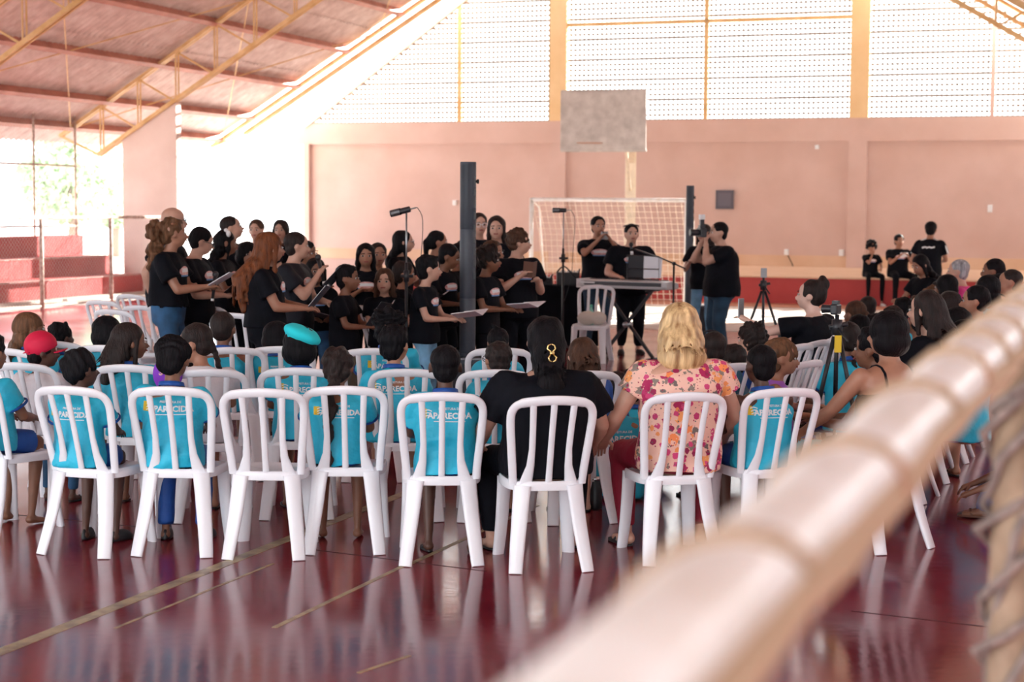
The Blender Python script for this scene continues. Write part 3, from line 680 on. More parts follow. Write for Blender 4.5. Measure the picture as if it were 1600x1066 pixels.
# platform in front of the end wall
hobj('floor_strip', [(24.7, 30.9, -14.6, 3.0, 0, .006), (-7, 30.9, -18.2, -17.3, 0, .006)], concrete, None, floor)  # far strip: sunlit floor band put into a pale colour; left strip: pale kerb
pf = hobj('platform', [(32.15, UW, -14.6, 3.0, 0, .50)], stepred); hobj('platform_top', [(32.11, UW - .001, -14.62, 3.0, .50, .53)], walltan, None, pf)
hobj('skirting', [(UW - .02, UW, -18.2, 3, .53, .78)], walltan, None, wall)
hobj('floor_strip', [(30.9, 32.15, -14.6, 3, .0, .012)], noise_mat('orange_floor_edge', [(.3, (.42, .17, .10)), (.7, (.52, .24, .16))], 3), None, floor)
# things fixed to the end wall
def walltag(name, px, py, w_, h_, m, label, cat, dp=.05, extra=None):
    v, z = on_u(px, py, UW - .001); x = MB(); x.hbox(UW - dp, UW + .001, v - w_ / 2, v + w_ / 2, z - h_ / 2, z + h_ / 2); o = x.obj(name, m); bevel(o, .006); tag(o, label, cat)
    y = MB(); y.hbox(UW - dp - .012, UW - dp + .001, v - w_ * .36, v + w_ * .36, z - h_ * .36, z + h_ * .36); y.obj('cover', extra or m, o); return o
ventm = mat('dark_grey_sheet', (.10, .10, .13), .6)
walltag('wall_vent', 1133, 312, .40, .42, ventm, 'square dark grey panel on the pink end wall', 'vent', .08, mat('dark_grey_sheet_inner', (.13, .13, .17), .6))
walltag('wall_socket', 1229, 394, .10, .13, printwhite, 'white socket with a dangling wire, left of the pilaster', 'socket')
walltag('wall_socket', 1315, 395, .11, .14, printwhite, 'white socket on the pilaster, low on the pink wall', 'socket')
walltag('wall_socket', 1547, 326, .10, .16, printwhite, 'white switch box high at the right of the pink wall', 'socket')
walltag('wall_socket', 711, 317, .10, .12, printwhite, 'white socket just left of the front speaker column', 'socket')
walltag('wall_socket', 1277, 230, .09, .09, printwhite, 'small pale light spot fitting under the beam', 'socket')
cbl = MB(); p0 = atdepth(1231, 398, 36.6); a_, b_ = on_u(1231, 399, UW - .03); c_, d_ = on_u(1239, 418, UW - .03)
cbl.tube([hall(UW - .03, a_, b_), hall(UW - .03, a_ + .1, (b_ + d_) / 2 - .05), hall(UW - .03, c_, d_)], .008, 5); tag(cbl.obj('cable', blackmetal), 'thin dark wire hanging from the left wall socket', 'cable')

# dividing wall at the end of the bleachers, under the middle truss
dw = MB(); U2 = 30.2
pts = [(-18.85, 0), (-17.6, 0), (-17.6, 3.85), (-18.85, 3.15)]
dw.loft([[hall(U2 + e, v, z) for v, z in pts] for e in (0, .18)]); S(dw.obj('wall_left', walllight))
# bleachers along the left side
bl = hobj('bleacher', [(-7, 30.2, -19.1, -18.4, 0, .40)], stepred)
hobj('riser', [(-7, 30.2, -19.8, -19.1, .0, .77)], stepred, None, bl); hobj('riser', [(-7, 30.2, -20.3, -19.8, 0, 1.17)], stepred, None, bl)
for v, z in ((-18.4, .40), (-19.1, .77)): hobj('step_edge', [(-7, 30.2, v - .12, v + .015, z - .02, z + .006)], mat('worn_step_edge', (.42, .22, .2), .8, var=.3), None, bl)
hobj('kerb', [(-7, 30.2, -18.4, -18.2, 0, .05)], concrete, None, bl)
# side fence on top of the bleachers: posts, rails, wire
def pipe(x, a, b, r=.03): x.tube([a, b], r, 8)
fr = thing('side_fence', 'tall thin pipe fence with wire mesh above the red bleachers', 'fence', hall(20, -19.9, 0)); inv = Matrix.Translation(-hall(20, -19.9, 0))
def fobj(name, x, m, parent, base):
    x.v = [tuple(Vector(v) - base) for v in x.v]; return x.obj(name, m, parent, True)
fb = hall(20, -19.9, 0)
for u in [28.66 + 2.26 * k for k in range(-12, 1)] + [30.1]:
    x = MB(); pipe(x, hall(u, -19.9, 1.17), hall(u, -19.9, 3.84), .026); fobj('post', x, pipem, fr, fb)
for z in (1.36, 2.58, 3.82):
    x = MB(); pipe(x, hall(-6, -19.9, z), hall(30.2, -19.9, z), .022); fobj('rail', x, pipem, fr, fb)
def wire(name, u0, u1, v, z0, z1, step, r, parent, base, m):
    x = MB(); h = z1 - z0; n = int((u1 - u0 + h) / step)
    for s_ in (0, 1):
        for k in range(n + 1):
            a = u0 - h + k * step; ua, za, ub, zb = a, z0, a + h, z1
            if ua < u0: za += (u0 - ua); ua = u0
            if ub > u1: zb -= (ub - u1); ub = u1
            if ub - ua < .02: continue
            if s_: za, zb = z1 - (za - z0), z1 - (zb - z0)
            x.tube([hall(ua, v, za), hall(ub, v, zb)], r, 3, cap=False)
    o = fobj(name, x, m, parent, base); o['kind'] = 'stuff'; return o
galv = mat('galvanised_wire', (.42, .38, .36), .5, .3)
wire('wire_mesh', 16, 30.1, -19.9, 1.36, 3.82, .09, .0022, fr, fb, galv)
gr = thing('guard_fence', 'waist high pipe and wire fence along the court edge', 'fence', hall(20, -17.12, 0)); fb = hall(20, -17.12, 0)
for u in [24.84 + 2.16 * k for k in range(-10, 3)]:
    x = MB(); pipe(x, hall(u, -17.12, 0), hall(u, -17.12, 1.6), .038); fobj('post', x, pipem, gr, fb)
x = MB(); pipe(x, hall(-6, -17.12, 1.6), hall(29.2, -17.12, 1.57), .03); fobj('rail', x, pipem, gr, fb)
x = MB(); pipe(x, hall(-6, -17.12, .06), hall(29.2, -17.12, .06), .02); fobj('rail', x, pipem, gr, fb)
wire('wire_mesh', 14, 29.1, -17.12, .06, 1.6, .085, .0022, gr, fb, galv)

# roof: corrugated sheets, purlins, trusses
APV, EV, EZ, SL = -8.8, -20.3, 3.2, .605
def rz(v): return EZ + SL * (v - EV) if v < APV else EZ + SL * (APV - EV) - SL * (v - APV)
# each sheet row is a part
roof = bpy.data.objects.new('ceiling', None); C.objects.link(roof); roof['kind'] = 'structure'
sheets = [(-20.75, -19.3)] + [(-19.45 + 1.62 * k, -17.7 + 1.62 * k) for k in range(7)]
for side in (0, 1):
    for q, (v0, v1) in enumerate(sheets):
        v1 = min(v1, APV); u = -7.0; vs = []; fs = []; step = .0425; n = int((36.45 + 7) / step); lift = .035 * (q % 2)
        for i in range(n + 1):
            uu = -7 + i * step; h = .022 * (1, 0, -1, 0)[i % 4]
            for v in (v0, v1):
                vv = v if not side else 2 * APV - v
                vs.append(hall(uu, vv, rz(vv) + .14 + h + (.02 if v == v0 else 0)))
        for i in range(n): fs.append((2 * i, 2 * i + 1, 2 * i + 3, 2 * i + 2))
        me = newmesh('roof_sheet', vs, fs, roofm, True); link('roof_sheet', me, roof)
for side in (0, 1):
    for v in (-20.05, -19.2, -18.0, -16.7, -15.35, -14.0, -12.7, -11.4, -10.1, -8.95):
        vv = v if not side else 2 * APV - v; x = MB(); sg = 1 if not side else -1
        n = Vector((-SL * HV.x * sg, -SL * HV.y * sg, 1)).normalized()
        a = hall(-7, vv, rz(vv) + .05); b = hall(36.5, vv, rz(vv) + .05); x.beam(a, b, .07, .16, n); x.beam(a - n * .075, b - n * .075, .12, .012, n); x.obj('purlin', purlinm, roof)
bx = MB()
for u0 in (-1.6, 4.7, 11, 17.4, 23.8, 30.2):
    for k in range(8):
        va, vb = -20 + 1.35 * k, -20 + 1.35 * (k + 1)
        if k % 3 == 0: bx.tube([hall(u0, va, rz(va) - .02), hall(u0 + 6.3, -20 + 1.35 * (k + 3), rz(-20 + 1.35 * (k + 3)) - .02)], .012, 5); bx.tube([hall(u0 + 6.3, va, rz(va) - .02), hall(u0, -20 + 1.35 * (k + 3), rz(-20 + 1.35 * (k + 3)) - .02)], .012, 5)
bx.obj('tie_rod', trussm, roof)
for u in (-1.6, 4.7, 11.0, 17.45, 23.85, 30.2, 36.5):
    tr = MB(); D = .98 if u < 36 else .25; N = 13
    for side in (0, 1):
        f = (lambda v: v) if not side else (lambda v: 2 * APV - v)
        vt = [-20.2 + k * (11.4 / N) for k in range(N + 1)]
        for e in (-.05, .05):
            tr.beam(hall(u + e, f(-20.3), rz(f(-20.3))), hall(u + e, APV, rz(APV)), .05, .07)
            tr.beam(hall(u + e, f(-19.4), rz(f(-19.4)) - D * .95), hall(u + e, APV, rz(APV) - D), .045, .08)
        tr.beam(hall(u, f(-20.3), rz(f(-20.3))), hall(u, f(-19.4), rz(f(-19.4)) - D * .95), .05, .04)
        if u > 36: continue
        for k in range(1, N + 1):
            v = vt[k]
            for e in (-.055, .055): tr.tube([hall(u + e, f(v), rz(f(v))), hall(u + e, f(v), rz(f(v)) - D * .97)], .017, 6)
            if k < N: tr.beam(hall(u, f(v), rz(f(v))), hall(u, f(vt[k + 1]) - (.1 if not side else -.1), rz(f(vt[k + 1])) - D * .97), .035, .035)
    tr.obj('truss', trussm, roof)
# columns carrying the trusses along the court's right side and a low right wall (outside the frame)
S(hobj('wall_right', [(-7, UW, 3.0, 3.2, 0, 2.4)], wallpink))

# ------------------------------------------------------------------ goal, hoop
def goal():
    L = ground(833, 473); Rr = ground(1071, 477); L = atdepth(830, 400, 31.2); Rr = atdepth(1072, 400, 30.3); L.z = Rr.z = 0
    t = thing('goal', 'small white football goal with pale net by the end wall', 'goal', L); d = Rr - L; bk = HU * .9; Z = Vector((0, 0, 1))
    for p in (Vector((0, 0, 0)), d): x = MB(); x.tube([p, p + Z * 1.98], .04, 10); x.obj('post', whitebar, t, True)
    x = MB(); x.tube([Z * 1.95, d + Z * 1.95], .04, 10); x.obj('crossbar', whitebar, t, True)
    for p in (Vector((0, 0, 0)), d): x = MB(); x.tube([p + Z * 1.95, p + Z * 1.8 + bk * .5, p + bk + Z * .02], .018, 6); x.obj('stay', whitebar, t, True)
    x = MB(); n = 25; g = random.Random(2)
    def P(a, b):
        zz = 1.93 * (1 - b); off = .25 * min(1, b * 3) + .65 * b
        return d * a + bk * (off + .05 * math.sin(a * 9 + b * 5)) + Z * (zz + .02)
    for i in range(n + 1): x.tube([P(i / n, b / 12) for b in range(13)], .006, 3, cap=False)
    for j in range(1, 18): x.tube([P(a / 16, j / 18) for a in range(17)], .006, 3, cap=False)
    o = x.obj('net', mat('pale_net', (.85, .74, .62), .9), t); o['kind'] = 'stuff'
goal()
def hoop():
    A = atdepth(877, 143, 31.6); B = atdepth(1011, 141, 31.1); D_ = atdepth(1011, 235, 31.1); h = A.z - D_.z; base = Vector((atdepth(985, 300, 33.0).x, 33.0, 0))
    t = thing('basketball_hoop', 'weathered grey basketball backboard on a tan post', 'hoop', base); n = (B - A); n.z = 0; n.normalize(); f = Vector((n.y, -n.x, 0)); 
    T = lambda p: Vector(p) - base
    x = MB(); x.loft([[T(A) + f * e, T(B) + f * e, T(B) + f * e - Vector((0, 0, h)), T(A) + f * e - Vector((0, 0, h))] for e in (0, .05)]); bevel(x.obj('backboard', boardm, t), .01)
    x = MB(); hh_ = Vector((0, 0, h))
    for a, b in ((A, B), (B, B - hh_), (B - hh_, A - hh_), (A - hh_, A)): x.beam(T(a) - f * .0 + f * -.02, T(b) - f * .02, .05, .05)
    x.obj('board_frame', boardm, t)
    c = T(atdepth(921, 224, 31.0)); x = MB(); ring = [c + Vector((.225 * math.cos(k * math.pi / 10), .225 * math.sin(k * math.pi / 10) - .15, 0)) for k in range(21)]; x.tube(ring, .012, 6); x.obj('rim', mat('faded_orange', (.5, .33, .26), .6), t)
    x = MB(); x.beam(Vector((0, 0, 0)), Vector((0, 0, 2.95)), .20, .20, Vector((0, 1, 0))); x.beam(Vector((0, 0, 2.7)), T(atdepth(990, 205, 31.4)), .12, .12); x.beam(Vector((0, 0, 2.1)), T(atdepth(978, 232, 31.5)), .05, .05); x.obj('post', mat('cream_post', (.74, .64, .50), .7, var=.08), t)
hoop()

# ------------------------------------------------------------------ tree and distance outside
def tree(loc, h, label, seed, r=2.6):
    t = thing('tree', label, 'tree', loc); g = random.Random(seed); x = MB(); x.tube([(0, 0, 0), (.1, 0, h * .3), (-.1, .1, h * .55), (0, 0, h * .8)], [.22, .18, .12, .05], 8)
    for k in range(7): a = g.uniform(0, 6.3); x.tube([(0, 0, h * (.35 + .05 * k)), (math.cos(a) * r * .5, math.sin(a) * r * .5, h * (.55 + .05 * k))], [.07, .02], 6)
    x.obj('trunk', mat('bark', (.2, .15, .12), .9), t, True)
    vs = []; fs = []
    for k in range(9000):
        while True:
            p = Vector((g.uniform(-1, 1), g.uniform(-1, 1), g.uniform(-1, 1)))
            if p.length < 1 and (math.sin(p.x * 7 + seed) + math.sin(p.y * 6) + math.sin(p.z * 8 + 1)) > -.7: break
        c = Vector((p.x * r, p.y * r, h * .66 + p.z * h * .36)); a = Vector((g.gauss(0, 1), g.gauss(0, 1), g.gauss(0, 1))).normalized(); b = a.orthogonal().normalized(); s_ = g.uniform(.06, .13)
        n = len(vs); vs += [c - a * s_, c + b * s_ * .5, c + a * s_, c - b * s_ * .5]; fs.append((n, n + 1, n + 2, n + 3))
    lm = mat('leaf', (.42, .55, .38), .7, var=.3, scale=1.5); o = link('foliage', newmesh('foliage', vs, fs, lm), t); o['kind'] = 'stuff'
def gpos(px, Y): p = atdepth(px, 400, Y); p.z = -.08; return p
tree(gpos(112, 52), 4.1, 'round pale green tree outside, left of the dividing wall', 3, 1.6)
tree(gpos(178, 60), 3.3, 'low pale green bush outside beside the round tree', 6, .8)

# ------------------------------------------------------------------ chairs
def rr_ring(c, x, y, w_, t_, k=.35):
    """rounded-rectangle cross-section, 8 points"""
    a, b = w_ / 2, t_ / 2; q = min(a, b) * k * 2
    return [c + x * p[0] + y * p[1] for p in ((a, b - q), (a - q, b), (-a + q, b), (-a, b - q), (-a, -b + q), (-a + q, -b), (a - q, -b), (a, -b + q))]
def sweep(mb, path, widths, thick, nrm):
    rings = []; path = [Vector(p) for p in path]
    for i, p in enumerate(path):
        d = (path[min(i + 1, len(path) - 1)] - path[max(i - 1, 0)]).normalized(); n = nrm(p); x = d.cross(n).normalized(); y = x.cross(d)
        rings.append(rr_ring(p, x, y, widths[i] if isinstance(widths, (list, tuple)) else widths, thick[i] if isinstance(thick, (list, tuple)) else thick))
    return mb.loft(rings)
def BS(a, z):   # back surface: reclined and hollowed
    t = (z - .44) / .44; return Vector((a, -.185 - .125 * t - .02 * t * t + .035 * (a / .2) ** 2, z))
def spl(pts, n):
    pts = [Vector(p) for p in pts]; out = []
    for i in range(len(pts) - 1):
        p0, p1, p2, p3 = pts[max(i - 1, 0)], pts[i], pts[i + 1], pts[min(i + 2, len(pts) - 1)]
        for k in range(n):
            t = k / n; out.append(.5 * ((2 * p1) + (p2 - p0) * t + (2 * p0 - 5 * p1 + 4 * p2 - p3) * t * t + (3 * p1 - p0 - 3 * p2 + p3) * t ** 3))
    out.append(pts[-1]); return out
def chair_proto():
    parts = []; nb = lambda p: Vector((-.35 * p.x, 1, .3)).normalized()
    half = [(-.178, .432), (-.183, .50), (-.193, .60), (-.203, .70), (-.2085, .775), (-.2045, .815), (-.187, .845), (-.155, .861), (-.10, .870), (-.05, .8745), (0, .876)]
    fullp = half + [(-a, z) for a, z in half[-2::-1]]
    path = [BS(p.x, p.y) for p in spl([(a, z, 0) for a, z in fullp], 3)]
    n = len(path); wd = [.049 if abs(p.x) < .16 and p.z > .8 else .042 for p in path]
    x = MB(); sweep(x, path, wd, .022, nb); parts.append(('back_frame', x))
    for s_ in (-1, 0, 1):
        x = MB()
        if s_ == 0: pts = [(0, .432), (0, .55), (0, .7), (0, .862)]; ww = [.034, .032, .031, .033]
        else: pts = [(s_ * .125, .41), (s_ * .112, .46), (s_ * .098, .53), (s_ * .094, .62), (s_ * .098, .74), (s_ * .104, .858)]; ww = [.074, .060, .040, .032, .032, .034]
        sweep(x, [BS(a, z) + Vector((0, -.002, 0)) for a, z in pts], ww, .017, nb); parts.append(('slat', x))
    # seat
    def sr(k, z, dx=0):
        out = []
        for i in range(36):
            t = 2 * math.pi * i / 36; c_, s_ = math.cos(t), math.sin(t); e = .55
            px = math.copysign(abs(c_) ** e, c_); py = math.copysign(abs(s_) ** e, s_)
            wx = .208 + .010 * py; out.append(Vector((px * wx * k, py * .205 * k + .005, z - (.012 if py > .6 else 0))))
        return out
    x = MB(); x.loft([sr(.965, .400), sr(.99, .402), sr(1.0, .430), sr(.985, .445), sr(.955, .449), sr(.90, .444), sr(.75, .436), sr(.4, .431), sr(.05, .430)], cap=True)
    parts.append(('seat', x))
    for s_ in (-1, 1):
        x = MB()
        pts = spl([(s_ * .135, -.185, .428), (s_ * .141, -.192, .37), (s_ * .155, -.215, .24), (s_ * .172, -.252, .11), (s_ * .186, -.292, .0)], 4); m_ = len(pts)
        sweep(x, pts, [.092 - .024 * i / (m_ - 1) for i in range(m_)], [.030 - .004 * i / m_ for i in range(m_)], lambda p: Vector((s_ * .35, -1, -.1)).normalized()); parts.append(('leg', x))
        x = MB()
        pts = spl([(s_ * .165, .170, .425), (s_ * .170, .176, .30), (s_ * .178, .190, .15), (s_ * .190, .208, .0)], 4); m_ = len(pts)
        sweep(x, pts, [.086 - .020 * i / (m_ - 1) for i in range(m_)], .032, lambda p: Vector((s_ * .45, 1, 0)).normalized()); parts.append(('leg', x))
    return [(nm, newmesh(nm, x.v, x.f, plastic)) for nm, x in parts]
CH = chair_proto()
for nm, me in CH:
    me.polygons.foreach_set('use_smooth', [True] * len(me.polygons)); me.set_sharp_from_angle(angle=R(48))
def chair(top, rot, label, Y=None, group='white plastic chairs'):
    """top = pixel of the middle of the backrest's top edge"""
    rz_ = R(rot); P = ground(top[0], top[1], .886) if Y is None else atdepth(top[0], top[1], Y)
    off = Matrix.Rotation(rz_, 3, 'Z') @ Vector((0, -.33, 0)); loc = Vector((P.x - off.x, P.y - off.y, 0))
    t = thing('chair', label, 'chair', loc, rz_, group)
    for nm, me in CH: link(nm, me, t)
    return loc, rz_
# ------------------------------------------------------------------ stage equipment
def wpt(px, py, Y): return atdepth(px, py, Y)
def column(px, ptop, Y, dia, label, pbase=None, sub=True, sublabel=None):
    b = atdepth(px, 400, Y); top = atdepth(px, ptop, Y).z; zb = .47
    t = thing('speaker_column', label, 'speaker', (b.x, Y, zb)); L = top - zb; r = dia / 2
    prof = lambda z0, z1, rr: [(rr * .96, z0), (rr, z0 + .008), (rr, z1 - .008), (rr * .96, z1)]
    x = MB(); x.lathe(prof(.0, .03, r * 1.15), n=24); x.obj('foot', speakergrey, t, True)
    cuts = [.03, L * .30, L * .655, L]
    for a, b_ in zip(cuts, cuts[1:]): x = MB(); x.lathe(prof(a, b_, r), n=28); autosmooth(x.obj('speaker_section', speakergrey, t), 40)
    x = MB(); n = 60
    for k in range(n): z = L * .66 + (L * .33) * k / n; x.box(-r * .86, r * .62, -r * 1.005 - .0006, -r * .4, z, z + .003) if False else x.tube([(r * 1.004 * math.cos(a_), r * 1.004 * math.sin(a_), z) for a_ in [R(-160 + 12 * q) for q in range(8)]], .0016, 4)
    o = x.obj('grille', mat('grille_black', (.02, .025, .035), .5), t); o['kind'] = 'stuff'
    x = MB()
    for k in range(9): z = L * .40 + L * .55 * k / 9; x.box(r * .72, r * .95, -r * .68, -r * .40, z, z + L * .035)
    x.obj('rail_slots', blackmetal, t)
    x = MB(); x.tube([(r * .9, -r * .2, L * .9), (r * 1.35, -r * .25, L * .9)], .012, 8); x.tube([(r * 1.2, -r * .2, L * .9 - .02), (r * 1.2, -r * .2, L * .9 + .02)], .01, 6); x.obj('latch', blackmetal, t, True)
    if sublabel:
        q = MB(); q.box(-.24, .24, -.22, .22, 0, .455); s = q.obj('subwoofer', speakergrey, None); s.location = (b.x, Y, 0.002); bevel(s, .012); tag(s, sublabel, 'speaker')
        g_ = MB(); g_.box(-.215, .215, -.228, -.219, .03, .42); g_.obj('grille', mat('grille_black', (.02, .025, .035), .5), s)
        c = MB(); c.box(-.235, .235, -.215, .215, .455, .466); c.obj('top_plate', greymetal, s)
column(731, 253, 15.35, .146, 'dark grey column loudspeaker, the tall near one left of centre', sublabel='dark grey subwoofer box under the near column loudspeaker')
column(1077, 290, 23.8, .112, 'slim dark grey column loudspeaker beside the photographer', sublabel='black speaker box at the foot of the slim far column')

def mic_stand(px, Y, ptop, label, miclen, tilt, booms=True, micdir=-1):
    b = atdepth(px, 400, Y); top = atdepth(px, ptop, Y).z; t = thing('microphone_stand', label, 'stand', (b.x, Y, 0))
    x = MB(); x.tube([(0, 0, .12), (0, 0, top - .45)], .014, 8); x.obj('pole', blackmetal, t, True)
    x = MB(); x.tube([(0, 0, top - .55), (0, 0, top)], .008, 8); x.obj('pole', greymetal, t, True)
    x = MB(); x.tube([(0, 0, top - .62), (0, 0, top - .52)], .025, 10); x.tube([(-.05, 0, top - .57), (.06, 0, top - .57)], .014, 8); x.obj('clutch', blackmetal, t, True)
    for k in range(3):
        a = R(90 + 120 * k); x = MB(); x.tube([(0, 0, .16), (.34 * math.cos(a), .34 * math.sin(a), .012)], .01, 6); x.obj('leg', blackmetal, t, True)
    m = thing('microphone', label.replace('stand holding', 'microphone topping').replace('tall black', 'large black') if False else 'large black condenser microphone on the ' + ('near stand left of the column' if px < 700 else 'far stand before the goal'), 'microphone', (b.x, Y, top + .01))
    d = Vector((math.cos(R(tilt)), 0, math.sin(R(tilt)))); q = d.to_track_quat('Z', 'Y').to_matrix().to_4x4(); L = miclen
    x = MB(); x.lathe([(.022, -L * .62), (.030, -L * .60), (.031, -L * .22), (.026, -L * .2), (.027, L * .12), (.02, L * .15)], q, 16); autosmooth(x.obj('housing', blackmetal, m))
    x = MB()
    for k in range(7): x.lathe([(.0315, -L * (.56 - .045 * k)), (.0325, -L * (.55 - .045 * k)), (.0315, -L * (.54 - .045 * k))], q, 16)
    x.obj('grille', greymetal, m, True)
    x = MB(); x.lathe([(.006, L * .14), (.008, L * .3), (.004, L * .4)], q, 8); x.tube([Vector((0, 0, -.02)), Vector((0, 0, .01))], .014, 8); x.obj('connector', greymetal, m, True)
    c = MB(); e = Vector(d * L * .4); c.tube(spl([e, e + Vector((.05, 0, -.12)), e + Vector((.03, 0, -.5)), Vector((-.02 + .12, 0, -.8)), Vector((.02, 0, -1.1))], 4), .0035, 5); c.obj('cable', blackmetal, m, True)
mic_stand(635, 14.9, 330, 'tall black microphone stand left of the near column loudspeaker', .24, 14)
mic_stand(880, 20.6, 330, 'black microphone stand in front of the far goal net', .22, 0)

def keyboard():
    A = wpt(912, 442, 20.6); B = wpt(1051, 446, 20.0); mid = (A + B) / 2; L = (B - A).length; ang = math.atan2(B.y - A.y, B.x - A.x)
    zt = mid.z + .06
    t = thing('keyboard', 'silver grey electronic keyboard on a black X stand', 'keyboard', (mid.x, mid.y, zt - .11), ang)
    x = MB(); x.loft([[Vector((-L / 2, y, z)) for y, z in ((-.15, 0), (-.17, .03), (-.16, .09), (.0, .10), (.17, .065), (.17, .02), (.15, 0))], [Vector((L / 2, y, z)) for y, z in ((-.15, 0), (-.17, .03), (-.16, .09), (.0, .10), (.17, .065), (.17, .02), (.15, 0))]]); bevel(x.obj('case', mat('keyboard_silver', (.60, .61, .63), .4), t), .008)
    x = MB(); x.box(-L / 2 - .012, -L / 2 + .05, -.165, .165, .0, .105); x.obj('end_cap', shoewhite, t)
    x = MB(); x.box(-L * .42, L * .44, -.169, -.163, .035, .08); x.obj('back_panel', mat('keyboard_dark', (.07, .07, .08), .4), t)
    x = MB(); x.box(-L * .46, -L * .30, -.171, -.165, .055, .075); x.obj('label_strip', printwhite, t)
    for k in range(36): x = MB(); x.box(-L * .46 + k * L * .92 / 36, -L * .46 + (k + .9) * L * .92 / 36, .03, .16, .07, .094); x.obj('white_key', shoewhite, t)
    for k in range(35):
        if k % 7 in (2, 6): continue
        x = MB(); x.box(-L * .46 + (k + .7) * L * .92 / 36, -L * .46 + (k + 1.25) * L * .92 / 36, .03, .10, .09, .108); x.obj('black_key', blackmetal, t)
    s = thing('keyboard_stand', 'black X shaped stand carrying the keyboard', 'stand', (mid.x + .02, mid.y, 0), ang); h = zt - .115
    for y, a in ((-.06, 1), (.0, -1)):
        x = MB(); x.beam((-.33 * a, y, .03), (.33 * a, y, h - .02), .03, .035); x.obj('leg', blackmetal, s)
        x = MB(); x.tube([(-.33 * a, y - .18, .02), (-.33 * a, y + .24, .02)], .018, 8); x.obj('foot_bar', blackmetal, s, True)
        x = MB(); x.tube([(.33 * a, y - .16, h - .012), (.33 * a, y + .2, h - .012)], .014, 8); x.obj('support_bar', blackmetal, s, True)
    x = MB(); x.tube([(0, -.10, h / 2), (0, .04, h / 2)], .035, 12); x.obj('hinge', greymetal, s, True)
    # music rest with sheets, gooseneck mic
    c = wpt(1004, 420, 19.7); m = thing('music_stand', 'wire music rest with black folder behind the keyboard', 'stand', (c.x, mid.y + .05, zt), ang)
    def P(px, py): v = wpt(px, py, mid.y + .1); return Vector((v.x - c.x, 0.05, v.z - zt))
    x = MB(); x.loft([[P(977, 400) + Vector((0, e, 0)), P(1004, 400) + Vector((0, e, 0)), P(1003, 434) + Vector((0, e, 0)), P(977, 434) + Vector((0, e, 0))] for e in (-.02, 0)]); x.obj('folder_cover', blackcard, m)
    x = MB(); x.loft([[P(1004, 400) + Vector((0, e, 0)), P(1034, 402) + Vector((0, e + .03, 0)), P(1031, 434) + Vector((0, e + .03, 0)), P(1003, 435) + Vector((0, e, 0))] for e in (-.01, 0)]); x.obj('sheet', paper, m)
    x = MB(); pts = [P(976, 436), P(976, 399), P(1031, 400), P(1031, 436), P(976, 436)]; x.tube([p + Vector((0, -.03, 0)) for p in pts], .006, 5); x.tube([P(976, 420) + Vector((0, -.03, 0)), P(1031, 420) + Vector((0, -.03, 0))], .005, 5); x.obj('wire_frame', blackmetal, m)
    q = atdepth(1053, 412, 19.8); s = thing('boom_stand', 'black boom microphone stand beside the keyboard player', 'stand', (q.x, q.y, 0))
    x = MB(); x.tube([(0, 0, .05), (0, 0, q.z)], .012, 8); x.obj('pole', blackmetal, s, True)
    x = MB(); a = wpt(1071, 420, 19.7) - Vector((q.x, q.y, 0)); b = wpt(1030, 402, 20.0) - Vector((q.x, q.y, 0)); e = wpt(990, 389, 20.6) - Vector((q.x, q.y, 0)); x.tube([a, b, e], .009, 6); x.obj('boom', blackmetal, s, True)
    x = MB(); x.tube([(0, -.03, q.z), (0, .03, q.z)], .024, 8); x.obj('clutch', blackmetal, s, True)
    for k in range(3): a_ = R(30 + 120 * k); x = MB(); x.tube([(0, 0, .1), (.28 * math.cos(a_), .28 * math.sin(a_), .012)], .01, 6); x.obj('leg', blackmetal, s, True)
    mm = thing('microphone', 'black vocal microphone with silver band at the keyboard player\'s mouth', 'microphone', Vector((q.x, q.y, 0)) + e)
    x = MB(); x.ell((-.03, .02, .05), (.028, .028, .03)); x.obj('head', blackmetal, mm, True); x = MB(); x.tube([(-.03, .02, .05), (-.02, .0, -.03)], .016, 8); x.obj('handle', blackmetal, mm, True); x = MB(); x.tube([(-.022, .0, -.03), (-.018, -.004, -.07)], .018, 8); x.obj('band', shoewhite, mm, True)
    return mid, zt
KB, KZ = keyboard()
